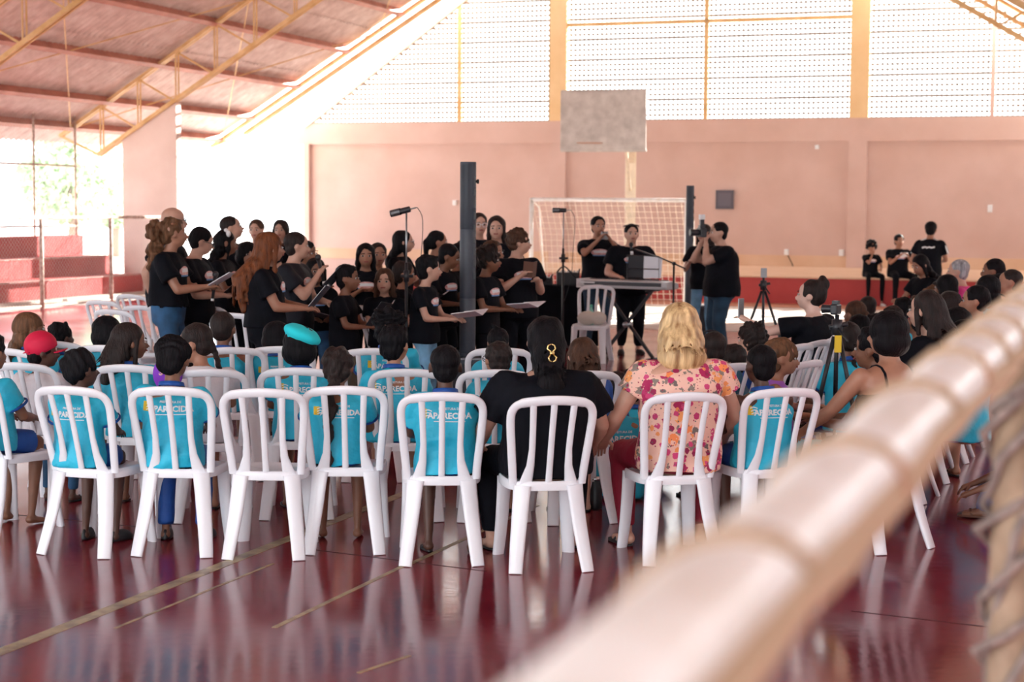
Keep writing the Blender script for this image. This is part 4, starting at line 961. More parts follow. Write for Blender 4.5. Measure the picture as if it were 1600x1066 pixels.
# draped black table with mixing gear
def table():
    c = atdepth(868, 450, 22.3); t = thing('table', 'table under a black cloth carrying the sound gear', 'table', (c.x, c.y, 0)); x = MB(); rings = []
    for k, (z, f) in enumerate(((.02, 1.0), (.3, .98), (.7, .96), (.78, .95), (.80, .90))):
        rg = []
        for i in range(48):
            a = 2 * math.pi * i / 48; e = .35; X_ = math.copysign(abs(math.cos(a)) ** e, math.cos(a)); Y_ = math.copysign(abs(math.sin(a)) ** e, math.sin(a)); w_ = 1 + (.04 * math.sin(i * 2.6) if z < .7 else 0)
            rg.append(Vector((X_ * .56 * f * w_, Y_ * .35 * f * w_, z)))
        rings.append(rg)
    x.loft(rings); autosmooth(x.obj('tablecloth', black, t)); k = 0
    z0 = .80
    for lab, dx, dy, w_, d_, h_, m_ in (('black mixing desk with knobs on the draped table', -.22, .0, .36, .3, .10, blackmetal), ('black equipment case open on the draped table', .16, -.02, .30, .26, .17, blackmetal), ('pale cardboard box at the right end of the draped table', .46, -.05, .17, .2, .20, mat('card_box', (.45, .43, .42), .8))):
        q = thing('mixing_desk' if k == 0 else ('equipment_case' if k == 1 else 'box'), lab, 'box' if k == 2 else 'equipment', (c.x + dx, c.y + dy, z0)); k += 1
        x = MB(); x.box(-w_ / 2, w_ / 2, -d_ / 2, d_ / 2, .002, h_); bevel(x.obj('case', m_, q), .008)
        if k == 3: continue
        x = MB()
        for a in range(7):
            for b in range(3): x.tube([(-w_ / 2 + w_ * (a + .5) / 7, -d_ / 2 + d_ * (b + .5) / 3, h_), (-w_ / 2 + w_ * (a + .5) / 7, -d_ / 2 + d_ * (b + .5) / 3, h_ + .02)], .009, 6)
        x.obj('knobs', greymetal, q); x = MB(); x.tube(spl([(-w_ / 2, -d_ / 2, h_), (-.05, -d_ / 2 - .05, h_ + .08), (.1, -d_ / 2 - .03, h_ - .06), (w_ / 2, -d_ / 2, h_ + .05)], 5), .01, 6); x.obj('cable', blackmetal, q, True)
table()
# floor monitors
def wedge(px, Y, w_, rz_, label, h=.36, z=0):
    c = atdepth(px, 500, Y); t = thing('floor_monitor', label, 'speaker', (c.x, Y, z), rz_); x = MB()
    prof = [(-.20, 0), (.22, 0), (.22, h * .55), (.02, h), (-.13, h), (-.22, .12)]
    x.loft([[Vector((s_ * w_ / 2, a, b)) for a, b in prof] for s_ in (-1, 1)]); bevel(x.obj('cabinet', mat('monitor_cabinet', (.016, .024, .03), .45), t), .015)
    x = MB(); x.loft([[Vector((s_ * w_ * .44, a, b)) for a, b in ((-.145, h * .93), (-.215, .16), (-.205, .155), (-.135, h * .92))] for s_ in (-1, 1)]); x.obj('grille', mat('monitor_grille', (.02, .04, .045), .35), t)
    x = MB(); x.box(-.06, .06, .215, .226, .08, .13); x.obj('handle', blackmetal, t)
wedge(997, 13.6, .52, 0, 'wide black floor monitor left of the blonde woman\'s head', .38)
wedge(944, 13.9, .42, R(35), 'black floor monitor turned aside, left of the wide one', .40)
bg_ = atdepth(1080, 500, 19.4); 
def bag(px, Y, label):
    c = atdepth(px, 500, Y); m = MB(); m.ell((0, 0, .17), (.26, .16, .17)); m.ell((.1, 0, .24), (.12, .1, .12)); me = fuse(m, .02, 1, wrinkle(.012, 14, 3), 'bag'); me.materials.clear(); me.materials.append(blackmetal)
    o = link('bag', me, None, (c.x, Y, 0)); tag(o, label, 'bag'); x = MB(); x.tube(spl([(-.15, 0, .28), (-.05, 0, .42), (.1, 0, .42), (.2, 0, .28)], 4), .012, 6); x.obj('strap', blackmetal, o, True)
bag(1108, 19.2, 'black equipment bag on the floor behind the far speaker box')

def tripod(px, Y, zc, label, spread, cam_, camlabel, ring=False):
    c = atdepth(px, 500, Y); t = thing('tripod', label, 'tripod', (c.x, Y, 0)); zt = zc
    x = MB(); x.tube([(0, 0, zt - .55), (0, 0, zt)], .014, 8); x.obj('centre_column', blackmetal, t, True)
    x = MB(); x.tube([(0, 0, zt - .13), (0, 0, zt - .03)], .035, 10); x.tube([(-.05, 0, zt - .08), (.07, 0, zt - .06)], .015, 8); x.tube([(0, -.02, zt - .08), (.04, -.16, zt - .16)], .008, 6); x.obj('head', blackmetal, t, True)
    for k in range(3):
        a = R(200 + 120 * k); e = Vector((spread * math.cos(a), spread * math.sin(a), .01)); s0 = Vector((.02 * math.cos(a), .02 * math.sin(a), zt - .14)); mid = s0.lerp(e, .5)
        x = MB(); x.tube([s0, mid], .014, 6); x.tube([mid, e], .010, 6); x.tube([mid + Vector((0, 0, -.03)), mid + Vector((0, 0, .03))], .02, 6); x.obj('leg', blackmetal, t, True)
    return c, zt, t
def camera_obj(loc, rz_, label, flash=False, sc_=1.):
    t = thing('camera', label, 'camera', loc, rz_); x = MB(); x.box(-.07 * sc_, .07 * sc_, -.035 * sc_, .035 * sc_, 0, .10 * sc_); bevel(x.obj('camera_body', blackmetal, t), .01)
    x = MB(); x.lathe([(.036 * sc_, .03 * sc_), (.038 * sc_, .10 * sc_), (.042 * sc_, .13 * sc_), (.036 * sc_, .135 * sc_)], Matrix.Translation((0, 0, .05 * sc_)) @ Matrix.Rotation(R(-90), 4, 'X')); autosmooth(x.obj('lens', blackmetal, t))
    x = MB(); x.box(-.03 * sc_, .03 * sc_, -.03 * sc_, .03 * sc_, .10 * sc_, .13 * sc_); x.obj('viewfinder_hump', blackmetal, t)
    if flash:
        x = MB(); x.box(-.025, .025, -.025, .025, .13, .21); bevel(x.obj('flash', blackmetal, t), .006); x = MB(); x.box(-.03, .03, -.03, .03, .21, .27); x.obj('flash_diffuser', shoewhite, t)
    return t

# ------------------------------------------------------------------ chairs in rows and who sits on them
CL = {}
def ch(k, top, rot, label, Y=None): CL[k] = chair(top, rot, label, Y)
W_ = 'white plastic chair '
ch('a1', (103, 607), -17, W_ + 'at the left end of the nearest row, under a dark-haired boy')
ch('a2', (262, 608), -4, W_ + 'second from left in the nearest row, boy with curly dark hair')
ch('a3', (408, 611), -1, 'empty ' + W_ + 'in the nearest row')
ch('a4', (537, 607), 2, W_ + 'in the nearest row, under the girl with the long ponytail')
ch('a5', (691, 617), 3, W_ + 'in the nearest row, under the boy with cropped hair and blue collar')
ch('a6', (867, 623), 10, W_ + 'in the nearest row, under the woman in black')
ch('a7', (1076, 617), 12, W_ + 'in the nearest row, under the blonde woman')
ch('a8', (1230, 610), 17, W_ + 'in the nearest row, under the boy in the sleeveless shirt')
ch('a0', (-62, 590), -30, W_ + 'cut by the left edge, only its front leg and seat visible')
ch('b1', (30, 570), -18, W_ + 'in the second row, under the child in the red cap')
ch('b2', (198, 573), -6, W_ + 'in the second row, under the long-haired girl looking right')
ch('b3', (325, 580), 6, W_ + 'in the second row, under the girl in the white blouse')
ch('b4', (462, 578), 4, W_ + 'in the second row, under the child in the turquoise beret')
ch('b5', (636, 580), 2, W_ + 'in the second row, under the dark-haired boy left of the column')
ch('b6', (774, 581), 2, W_ + 'in the second row, under the boy with glasses')
ch('b7', (918, 583), 14, W_ + 'in the second row, right of the woman in black')
ch('b8', (1150, 563), 30, W_ + 'between the blonde woman and the sleeveless boy', 10.2)
ch('c0', (8, 547), -30, W_ + 'at the left edge behind the second row')
ch('c1', (160, 546), -10, W_ + 'in the third row, under the girl with dark curls', 11.2)
ch('c2', (362, 554), 4, W_ + 'in the third row, under the child with a gathered dark tail', 11.1)
ch('c3', (438, 553), 3, W_ + 'in the third row, behind the turquoise beret', 11.2)
ch('c4', (584, 558), 2, W_ + 'in the third row, under the curly-haired boy', 11.1)
ch('c5', (781, 553), 4, W_ + 'in the third row, under the child with a sprouting pigtail', 11.2)
ch('c6', (82, 540), -15, W_ + 'in the third row, under the child with small hair knots', 11.5)
ch('d1', (155, 467), -28, 'empty ' + W_ + 'leftmost beside the curly-haired singer', 16.4)
ch('d2', (201, 463), -28, 'empty ' + W_ + 'farthest of those beside the curly-haired singer', 17.5)
ch('d3', (217, 476), -22, 'empty ' + W_ + 'just left of the curly-haired singer\'s jeans', 15.6)
ch('d4', (172, 485), -25, 'empty ' + W_ + 'behind the dark curly head, left aisle', 15.0)
ch('d5', (252, 473), -24, 'empty ' + W_ + 'half hidden by the curly-haired singer\'s jeans', 16.6)
ch('d6', (318, 487), -20, 'empty ' + W_ + 'small behind the tailed child, left of the choir', 15.6)
ch('d7', (362, 481), -18, 'empty ' + W_ + 'left of the singer with auburn hair', 14.6)
ch('d8', (566, 468), -60, 'empty ' + W_ + 'turned aside among the singing children', 15.8)
ch('k1', (934, 447), 165, W_ + 'facing us before the sound table with a bag on it', 20.3)
ch('r1', (1268, 566), 50, 'empty ' + W_ + 'nearest of the stack right of the curly toddler')
ch('r2', (1254, 540), 48, 'empty ' + W_ + 'leftmost of the group before the filming woman')
ch('r3', (1284, 534), 52, 'empty ' + W_ + 'middle of the group before the bun-haired woman')
ch('r4', (1311, 528), 56, 'empty ' + W_ + 'rightmost of the group before the bun-haired woman')
def gchair(k, px, py, rot, label, at=(.186, -.292)):     # by the spot one of its rear legs stands on
    P = ground(px, py) - Matrix.Rotation(R(rot), 3, 'Z') @ Vector((at[0], at[1], 0)); t = thing('chair', label, 'chair', P, R(rot), 'white plastic chairs')
    for nm, me in CH: link(nm, me, t)
    CL[k] = (P, R(rot))
gchair('s1', 1455, 857, 32, W_ + 'nearest behind the blurred bar, under the bob-haired woman')
gchair('s2', 1466, 775, 62, W_ + 'second behind the blurred bar, right aisle')
gchair('s3', 1494, 744, 66, W_ + 'third of the right aisle row, legs seen under the bar')
gchair('s4', 1520, 714, 68, W_ + 'fourth of the right aisle row, legs seen under the bar')
gchair('s5', 1545, 690, 70, W_ + 'farthest of the right aisle row, beside the blurred post')
gchair('s7', 1519, 575, 70, W_ + 'far right, its pale back beside the man in pink')
P0 = atdepth(1275, 437, 13.35); gchair('r5', 1275, 560, 48, W_ + 'under the woman filming with her phone'); CL['r5'] = (Vector((P0.x, 13.35, 0)), R(48)); bpy.data.objects[[o.name for o in bpy.data.objects if o.get('label', '').endswith('filming with her phone')][0]].location = CL['r5'][0]

def seated(k, px, py, label, clamp=.085, H=None, rot=None, **kw):
    kw.setdefault('girth', 1.14); kw.setdefault('sw', 1.05)
    loc, rz_ = CL[k]; loc = Vector(loc); fwd = Vector((-math.sin(rz_), math.cos(rz_), 0)); rt = Vector((math.cos(rz_), math.sin(rz_), 0))
    if rot is not None: rz_ = R(rot)
    P = atdepth(px, py, (loc - fwd * .05).y); d = (P - loc).dot(rt); d = max(-clamp, min(clamp, d)); at = loc + rt * d
    zt = atdepth(px, py, (at - fwd * .06).y).z; seat = .436
    if H is None:
        H = 1.3
        for _ in range(6): H = (zt - seat) / (.383 + 1.05 * headfrac(H))
    return person(label, (at.x, at.y, 0), rz_, H, sit='chair', seat=seat, **kw)
def standing(px, py, Y, label, rot, foot=0.0, **kw):
    P = atdepth(px, py, Y); H = (P.z - foot) / .998
    return person(label, (P.x, Y, foot), R(rot), H, sit=None, **kw)
def onfloor(px, py, Y, label, rot, seat=0.0, sit='floor', **kw):
    P = atdepth(px, py, Y); H = 1.2
    for _ in range(6): H = (P.z - seat) / ((.385 if sit == 'floor' else .383) + 1.05 * headfrac(H))
    return person(label, (P.x, Y, 0), R(rot), H, sit=sit, seat=seat, **kw)
AUD = 'audience on the plastic chairs'; CHO = 'choir in black T-shirts'; FLO = 'children sitting on the floor'
TURN = lambda yaw: (yaw, 0, 0)
# nearest row
seated('a1', 102, 545, 'boy in turquoise shirt with short dark hair, leftmost on the nearest chairs', head=(-28, 0, 0), skin='dark', hair=('curlyshort', 'black'), print_='back', group=AUD, shoes='black', seed=1)
seated('a2', 268, 528, 'boy with curly black hair in turquoise shirt lettered on the back, long blue trousers', skin='brown', hair=('curlyshort', 'black'), print_='back', group=AUD, bottom='bluetrousers', shoes='black', seed=2, head=(-6, 0, 0))
seated('a4', 527, 543, 'girl in turquoise shirt with a long wavy dark ponytail down her back', skin='brown', hair=('longtail', 'dark'), hyo=.035, print_='back', group=AUD, shoes=None, seed=3, head=(-12, 0, 0))
seated('a5', 696, 538, 'boy with closely cropped black hair and blue collar on the middle nearest chair', skin='dark', hair=('buzz', 'black'), print_='back', group=AUD, shoes='sandal', seed=4, legs=((-.07, .13, 0, 0), (.12, .06, .01, 0)))
seated('a6', 858, 497, 'woman in a black T-shirt with black hair and a gold claw clip', skin='light', hair=('halfup', 'black'), shirt='black', bottom='black', girth=1.32, group=AUD, strand=(60, .95, .34, 5, .006, .4, -.38, .015, 3.), shoes='sandal', seed=5, arms=((-.20, .17, .03), (.20, .17, .03)), legs=((-.15, .22, 0, 0), (.15, .22, 0, 0)), sleeve=.7)
seated('a7', 1068, 474, 'blonde woman in a floral blouse and crimson trousers', skin='light', hair=('blonde', 'blonde'), shirt='floral', bottom='maroon', girth=1.12, group=AUD, shoes='sandal', seed=6, head=(-5, 0, 3), strand=(120, .70, .50, 6, .015, .5, -.42, .015, 6.), arms=((-.20, .15, .03), (.20, .15, .03)), sleeve=.45, legs=((-.12, .16, 0, 0), (.12, .14, 0, 0)))
seated('a8', 1190, 538, 'boy in a sleeveless turquoise shirt with shaved black hair', skin='dark', hair=('buzz', 'black'), shirt='turqtank', print_='back', group=AUD, seed=7, head=(8, 0, 0), shoes='black')
seated('a0', -70, 520, 'child cut off by the left edge in blue shorts with bare feet', skin='brown', group=AUD, seed=8, shoes=None)
# second row
seated('b1', 64, 522, 'child in a white top wearing a red baseball cap', skin='dark', hair=('short', 'black'), shirt='white', group=AUD, seed=10, head=(-55, 0, 0), bottom='jeans')
seated('b2', 190, 505, 'girl with long straight dark hair looking right, turquoise shirt', skin='brown', hair=('long', 'dark'), group=AUD, seed=11, head=(-58, 0, 0), face=True, strand=(70, .85, .47, 11, .006, .4, -.40, .016, 3.))
seated('b3', 312, 505, 'girl in a white blouse and pink shorts with a thin braid, eyes cast down', skin='mid', hair=('braid', 'dark'), shirt='white', bottom='pink', group=AUD, seed=12, head=(62, -14, 0), face=True, rot=20)
seated('b4', 470, 512, 'child wearing a turquoise beret', skin='brown', hair=('bob', 'black'), group=AUD, seed=13, print_='back', head=(-22, 0, 0))
seated('b5', 615, 508, 'boy with thick straight black hair left of the column loudspeaker', skin='mid', hair=('short', 'black'), group=AUD, seed=14, print_='back', head=(-30, 0, 0), girth=1.1)
seated('b6', 778, 534, 'boy with black glasses and short dark hair, in front of the subwoofer', skin='mid', hair=('short', 'dark'), group=AUD, seed=15, print_='back', head=(25, 0, 0))
seated('b7', 911, 527, 'girl with shoulder-length brown hair beside the woman in black', skin='light', hair=('long', 'brown'), shirt='navy', group=AUD, seed=16, head=(0, 0, 0), strand=(50, .55, .44, 16, .02, .45, -.38, .015, 6.))
seated('b8', 1123, 517, 'boy in a dark teal T-shirt with neat fade haircut, right of the blonde woman', skin='brown', hair=('buzz', 'dark'), shirt='teal', group=AUD, seed=17, head=(18, 0, 0), rot=12)
# third row
seated('c0', 8, 487, 'child at the left edge with curly brown locks', skin='brown', hair=('longwavy', 'curlbrown'), group=AUD, seed=20, head=(-40, 0, 0), face=True)
seated('c6', 84, 504, 'child with small knots in black hair behind the red cap', skin='dark', hair=('knots', 'black'), group=AUD, seed=21, head=(-30, 0, 0))
seated('c1', 163, 495, 'girl with dense dark curls behind the long-haired girl', skin='dark', hair=('bob', 'black'), group=AUD, seed=22, head=(-20, 0, 0))
seated('c2', 338, 487, 'child with hair gathered back and a sleeveless turquoise shirt', skin='brown', hair=('updo', 'dark'), shirt='turqtank', group=AUD, seed=23, head=(-15, 0, 0))
seated('c3', 432, 503, 'child with a dark bob behind the turquoise beret', skin='mid', hair=('bob', 'black'), group=AUD, seed=24, print_='back')
seated('c4', 610, 485, 'boy with a mop of dark curls behind the straight-haired boy', skin='brown', hair=('afro', 'black'), group=AUD, seed=25, head=(-20, 0, 0), print_='back')
seated('c5', 778, 512, 'child with a thin pigtail sprouting from dark hair', skin='brown', hair=('pigtail' if False else 'pigtop', 'black'), group=AUD, seed=26)
# middle floor children and right side
onfloor(966, 582, 10.6, 'boy sitting on the floor between the two women, turquoise shirt', -5, skin='mid', hair=('short', 'dark'), print_='back', group=FLO, seed=30)
onfloor(990, 577, 11.3, 'child with dark hair on the floor behind the floral blouse', 0, skin='brown', hair=('short', 'black'), group=FLO, seed=31)
onfloor(1183, 508, 12.1, 'boy with dark curly hair looking left over the sleeveless boy\'s head', 60, seat=.30, sit='step', skin='light', hair=('afro', 'dark'), shirt='navy', group=FLO, seed=32, face=True)
onfloor(1150, 538, 11.6, 'small boy half hidden beside the fade-haired boy', 70, skin='mid', hair=('short', 'dark'), group=FLO, seed=33, face=True, shirt='teal', seat=.15, sit='step')
standing(1214, 530, 9.95, 'toddler girl with brown curls in a purple spotted dress', -100, skin='mid', hair=('curlyshort', 'curlbrown'), shirt='purple', bottom='floralskirt', group=FLO, seed=34, face=True, arms=((-.14, .22, .14), (.12, .22, .12)), hem=-.16)
onfloor(1262, 624, 10.45, 'child with brown hair low behind the sleeveless boy\'s chair', -10, skin='brown', hair=('short', 'brown'), shirt='turq', group=FLO, seed=35)
I44 = seated('r5', 1268, 437, 'woman with a high bun in a black top filming with her phone', skin='fair', hair=('bun', 'dark'), shirt='black', bottom='black', group='adults at the right', seed=36, head=(25, 4, 0), face=True, girth=1.15, arms=((-.20, .27, .27), (.12, .24, .08)), rot=48)
FK = [(1345, 492, 14.0, 'girl with dark hair over a turquoise shirt behind the tripod camera', 30, 'long', 'black', 'brown'), (1328, 503, 11.9, 'girl with a braid in turquoise just left of the camera tripod', 20, 'braid', 'dark', 'brown'),
      (1342, 470, 16.5, 'child with brown ponytail beyond the tripod camera', 40, 'ponytail', 'brown', 'brown'), (1360, 462, 18.5, 'boy in bright turquoise below the seated boy\'s foot', 35, 'buzz', 'dark', 'dark'),
      (1397, 478, 14.5, 'small boy peering over the bob-haired woman\'s head', 150, 'short', 'dark', 'mid'), (1418, 465, 15.5, 'boy with wavy black hair right of the peering boy', 60, 'short', 'black', 'mid'),
      (1472, 438, 19.0, 'child with sleek black hair below the standing youth', 40, 'long', 'black', 'mid'), (1484, 430, 17.0, 'child with a dark bob beside the man in pink', 50, 'bob', 'black', 'brown'),
      (1462, 448, 18.0, 'child with blond-tipped curls under the standing youth', 20, 'afro', 'curlbrown', 'light'), (1500, 482, 12.0, 'child with round dark hair low before the woman in profile', 30, 'bob', 'black', 'brown'),
      (1512, 500, 11.2, 'child with short dark hair low beside the blurred bar', 20, 'short', 'black', 'mid'), (1488, 455, 14.0, 'child with long dark hair right of the wavy-haired girl', 20, 'long', 'dark', 'brown'),
      (1442, 460, 16.7, 'child with brown hair turned left below the standing youth', 100, 'short', 'brown', 'light'), (1375, 490, 15.1, 'child in turquoise bending forward beyond the tripod camera', 60, 'short', 'black', 'brown'),
      (1550, 430, 14.2, 'child with long black hair in front of the ponytailed woman', 80, 'long', 'black', 'brown'), (1440, 476, 13.0, 'child with black hair left of the wavy-haired girl', 30, 'short', 'black', 'brown')]
for i, (px, py, Y, lab, rot, hs, hcx, sk) in enumerate(FK):
    z = atdepth(px, py, Y).z; st = 0.0 if z < .95 else z - .82
    if st == 0: onfloor(px, py, Y, lab, rot, skin=sk, hair=(hs, hcx), group=FLO, seed=50 + i, face=rot > 90)
    else: onfloor(px, py, Y, lab, rot, seat=max(.25, st), sit='step', skin=sk, hair=(hs, hcx), group=FLO, seed=50 + i, face=rot > 45)
G2 = 'adults at the right'
seated('s1', 1416, 489, 'woman with a glossy black bob and bare shoulders in a black strap top', clamp=.25, skin='mid', hair=('bob', 'black'), shirt='tank', bottom='jeansdark', girth=1.15, group=G2, seed=70, head=(22, 0, 0), rot=22, arms=((-.22, .20, .05), (.18, .2, .05)))
onfloor(1376, 513, 9.7, 'boy in profile with short curls and turquoise top beside the bob-haired woman', 62, seat=.34, sit='step', skin='brown', hair=('curlyshort', 'black'), shirt='turqtank', group=FLO, seed=71, face=True)
onfloor(1458, 455, 10.9, 'girl with long wavy brown hair facing left', 55, seat=.44, sit='step', skin='light', hair=('longwavy', 'dark'), shirt='black', group=G2, seed=72, face=True, strand=(80, .95, .46, 72, .03, .5, -.40, .016, 7.))
onfloor(1533, 446, 13.4, 'woman in profile with sleek black hair pulled behind her ear', 78, seat=.42, sit='step', skin='mid', hair=('updo', 'black'), shirt='black', group=G2, seed=73, face=True)
onfloor(1505, 405, 17.6, 'grey-haired man in a hot pink polo shirt', 70, seat=.44, sit='step', skin='light', hair=('flat', 'grey'), shirt='hotpink', bottom='jeansdark', group=G2, seed=74, face=True, girth=1.15)
onfloor(1560, 404, 17.0, 'woman with a black ponytail and red top looking left', 75, seat=.46, sit='step', skin='brown', hair=('updo', 'black'), shirt='red', group=G2, seed=75, face=True)
onfloor(1587, 420, 15.2, 'boy with cropped hair and pink shirt at the right edge', 80, seat=.44, sit='step', skin='mid', hair=('buzz', 'dark'), shirt='hotpink', group=G2, seed=76, face=True)
onfloor(1567, 428, 15.9, 'small child\'s face between the red-topped woman and the right edge', 95, seat=.4, sit='step', skin='light', hair=('short', 'black'), shirt='hotpink', group=G2, seed=77, face=True)
onfloor(1446, 397, 20.5, 'woman in black with long dark hair bowed over her lap', 120, seat=.46, sit='step', skin='mid', hair=('long', 'black'), shirt='black', bottom='black', group=G2, seed=78, face=True, head=(0, -18, 0))
onfloor(1548, 838, 7.4, 'child in blue sitting on the floor behind the rope-wrapped post', 60, skin='brown', hair=('short', 'black'), shirt='navy', group=FLO, seed=79) if False else None

# ------------------------------------------------------------------ choir
HOLD = ((-.055, .17, .17), (.055, .17, .17)); LOW = ((-.06, .19, .10), (.06, .19, .10)); MICH = ((-.07, .20, .14), (.03, .17, .30)); BK = ((-.13, -.06, .0), (.13, -.06, .0))
DOWN = ((-.17, .03, -.03), (.17, .03, -.03))
def choir(px, py, Y, label, rot, **kw):
    kw.setdefault('shirt', 'black'); kw.setdefault('bottom', 'black'); kw.setdefault('face', True); kw.setdefault('group', CHO); kw.setdefault('shoes', 'black'); kw.setdefault('print_', 'chest'); kw.setdefault('arms', HOLD)
    if -97 <= rot <= -60 and 'head' not in kw: rot -= 28; kw['head'] = (24, 0, 0)
    elif -97 <= rot <= -60: rot -= 28; kw['head'] = (kw['head'][0] + 24,) + tuple(kw['head'][1:])
    return standing(px, py, Y, label, rot, **kw)
P_ = {}
P_[1] = choir(262, 339, 14.9, 'singer with a curly ponytail in black T-shirt and blue jeans', -68, skin='mid', hair=('curlytail', 'curlbrown'), bottom='jeans', hem=.03, arms=((-.06, .20, .12), (.05, .21, .13)), seed=100, girth=1.05)
P_[2] = choir(262, 320, 16.4, 'bald man standing behind the curly-haired singer', -62, skin='light', hair=('bald', 'black'), arms=BK, print_=None, seed=101, girth=1.2)
P_[3] = choir(301, 352, 15.4, 'singer with glasses and hair pulled back, reading a folder', -72, skin='light', hair=('updo', 'black'), arms=LOW, head=(0, -16, 0), seed=102, girth=1.15)
P_[4] = choir(359, 335, 18.2, 'man with short dark hair gazing upward behind the choir', -85, skin='light', hair=('flat', 'dark'), arms=DOWN, head=(0, 12, 0), print_=None, seed=103)
P_[5] = choir(345, 358, 16.3, 'girl with a white bow in long black hair', -70, skin='brown', hair=('longwavy', 'black'), seed=104)
P_[6] = choir(402, 341, 20.1, 'woman with tied-back fair hair at the rear left', 172, skin='light', hair=('updo', 'brown'), arms=DOWN, print_=None, seed=105)
P_[7] = choir(440, 342, 20.8, 'woman with long dark hair at the rear, behind the auburn hair', 175, skin='light', hair=('long', 'dark'), arms=DOWN, print_=None, seed=106)
P_[8] = choir(384, 377, 17.0, 'girl with a pink headband and dark bob looking our way', -150, skin='mid', hair=('bob', 'black'), seed=107, arms=LOW)
P_[9] = choir(413, 361, 13.7, 'singer with very long auburn hair in fitted black clothes', -62, skin='mid', hair=('verylong', 'auburn'), hem=.0, arms=((-.06, .20, .10), (.05, .20, .10)), seed=108, girth=1.12, strand=(110, 2.2, .44, 108, .02, .5, -.40, .017, 4.))
P_[10] = choir(456, 360, 14.8, 'boy with short brown hair singing into a microphone', -78, skin='light', hair=('flat', 'dark'), shirt='charcoal', arms=((-.07, .19, .09), (.02, .16, .245)), seed=109, girth=1.15)
P_[11] = choir(474, 375, 16.8, 'dark-skinned child right behind the boy with the microphone', -120, skin='brown', hair=('short', 'black'), seed=110)
P_[12] = choir(492, 402, 15.55, 'girl with long black hair and jeans beside the auburn-haired singer', -160, skin='brown', hair=('long', 'black'), bottom='jeans', hem=.0, seed=111, arms=LOW)
P_[13] = choir(537, 412, 14.7, 'boy with straight black hair holding an open black folder', -105, skin='brown', hair=('short', 'black'), bottom='olive', seed=112, arms=LOW, print_=None)
P_[14] = choir(571, 379, 16.9, 'girl with long dark hair facing us at the back', -172, skin='mid', hair=('long', 'black'), seed=113)
P_[15] = choir(590, 378, 17.5, 'child peeking out behind the long-haired girl at the back', -165, skin='mid', hair=('updo', 'dark'), seed=114)
P_[16] = choir(601, 418, 15.4, 'small fair girl with long light brown hair facing us', 178, skin='light', hair=('long', 'brown'), seed=115, arms=((-.10, .14, .15), (.02, .18, .13)))
P_[17] = choir(626, 407, 15.9, 'boy with dark hair in profile left of the microphone stand', -88, skin='mid', hair=('short', 'dark'), seed=116, print_=None)
P_[18] = choir(624, 358, 18.0, 'woman with long straight black hair behind the microphone stand', -80, skin='light', hair=('long', 'black'), seed=117)
P_[19] = choir(678, 359, 18.6, 'girl with a low black ponytail behind the boys', -80, skin='mid', hair=('ponytail', 'black'), seed=118)
P_[20] = choir(663, 397, 14.9, 'boy in washed light blue jeans reading a sheet', -80, skin='light', hair=('short', 'black'), bottom='jeanslight', seed=119, arms=LOW)
P_[21] = choir(690, 378, 16.25, 'dark-skinned boy with a fade looking down, black shorts', -95, skin='brown', hair=('flat', 'black'), bottom='blackshorts', seed=120, arms=LOW, head=(0, -18, 0))
P_[22] = choir(713, 378, 16.7, 'boy half hidden by the left side of the column loudspeaker', -100, skin='brown', hair=('flat', 'black'), seed=121, arms=LOW)
P_[23] = choir(747, 331, 19.6, 'woman with pale glasses half hidden by the right side of the column', -165, skin='light', hair=('updo', 'dark'), seed=122)
P_[24] = choir(776, 336, 18.6, 'woman with centre-parted dark hair facing us', 178, skin='light', hair=('long', 'dark'), arms=DOWN, seed=123, print_=None)
P_[25] = choir(757, 384, 15.7, 'child with a round afro right of the column loudspeaker', -90, skin='brown', hair=('afro', 'dark'), seed=124, arms=LOW)
P_[26] = choir(765, 374, 17.0, 'child behind the afro-haired child', -120, skin='mid', hair=('short', 'brown'), seed=125)
P_[27] = choir(806, 356, 16.3, 'broad boy with wavy brown hair holding a book upright', -148, skin='light', hair=('curlyshort', 'brown'), seed=126, girth=1.2, head=(62, 0, 0), arms=((-.04, .18, .17), (.08, .17, .20)))
P_[28] = choir(933, 336, 21.8, 'man holding a small silver camera up before the goal', -165, skin='mid', hair=('flat', 'black'), group='musicians', seed=127, arms=((-.05, .17, .30), (.05, .19, .30)), bottom='jeansdark')
P_[29] = choir(986, 348, 21.1, 'keyboard player with sunglasses pushed up on his head', -174, skin='light', hair=('flat', 'black'), group='musicians', seed=128, girth=1.3, arms=((-.12, .16, .08), (.12, .16, .08)))
P_[30] = choir(1129, 345, 20.2, 'photographer in black T-shirt and jeans raising a camera', 104, skin='light', hair=('flat', 'black'), group='photographers', seed=129, girth=1.3, bottom='jeansdark', arms=((-.02, .13, .33), (.06, .14, .31)), print_=None)
P_[31] = choir(1102, 349, 22.2, 'woman with long dark hair and pale jeans behind the photographer', 150, skin='light', hair=('long', 'dark'), group='photographers', seed=130, bottom='jeanslight', arms=HOLD, print_=None)
P_[34] = choir(1454, 345, 27.0, 'youth in black sportswear with pale shoulder stripes seen from behind', -25, skin='mid', hair=('short', 'black'), group='youths at the wall', seed=131, arms=((-.12, .1, .02), (.08, .18, .08)), print_=None, face=False)
I = P_[34]; S_ = I['HM'].translation; x = MB()
for s__ in (-1, 1):
    for q in range(3): x.tube([I['C7'] + Vector((s__ * (.05 + q * .0), .0, .02 - q * .012)), I['C7'] + Vector((s__ * .17, -.0 + (q - 1) * .022, -.035)), I['C7'] + Vector((s__ * .25, (q - 1) * .022, -.10)), I['C7'] + Vector((s__ * .29, (q - 1) * .022, -.22))], .011, 5)
x.obj('sleeve_stripes', printwhite, I['shirt'], True, label='white shoulder stripes')
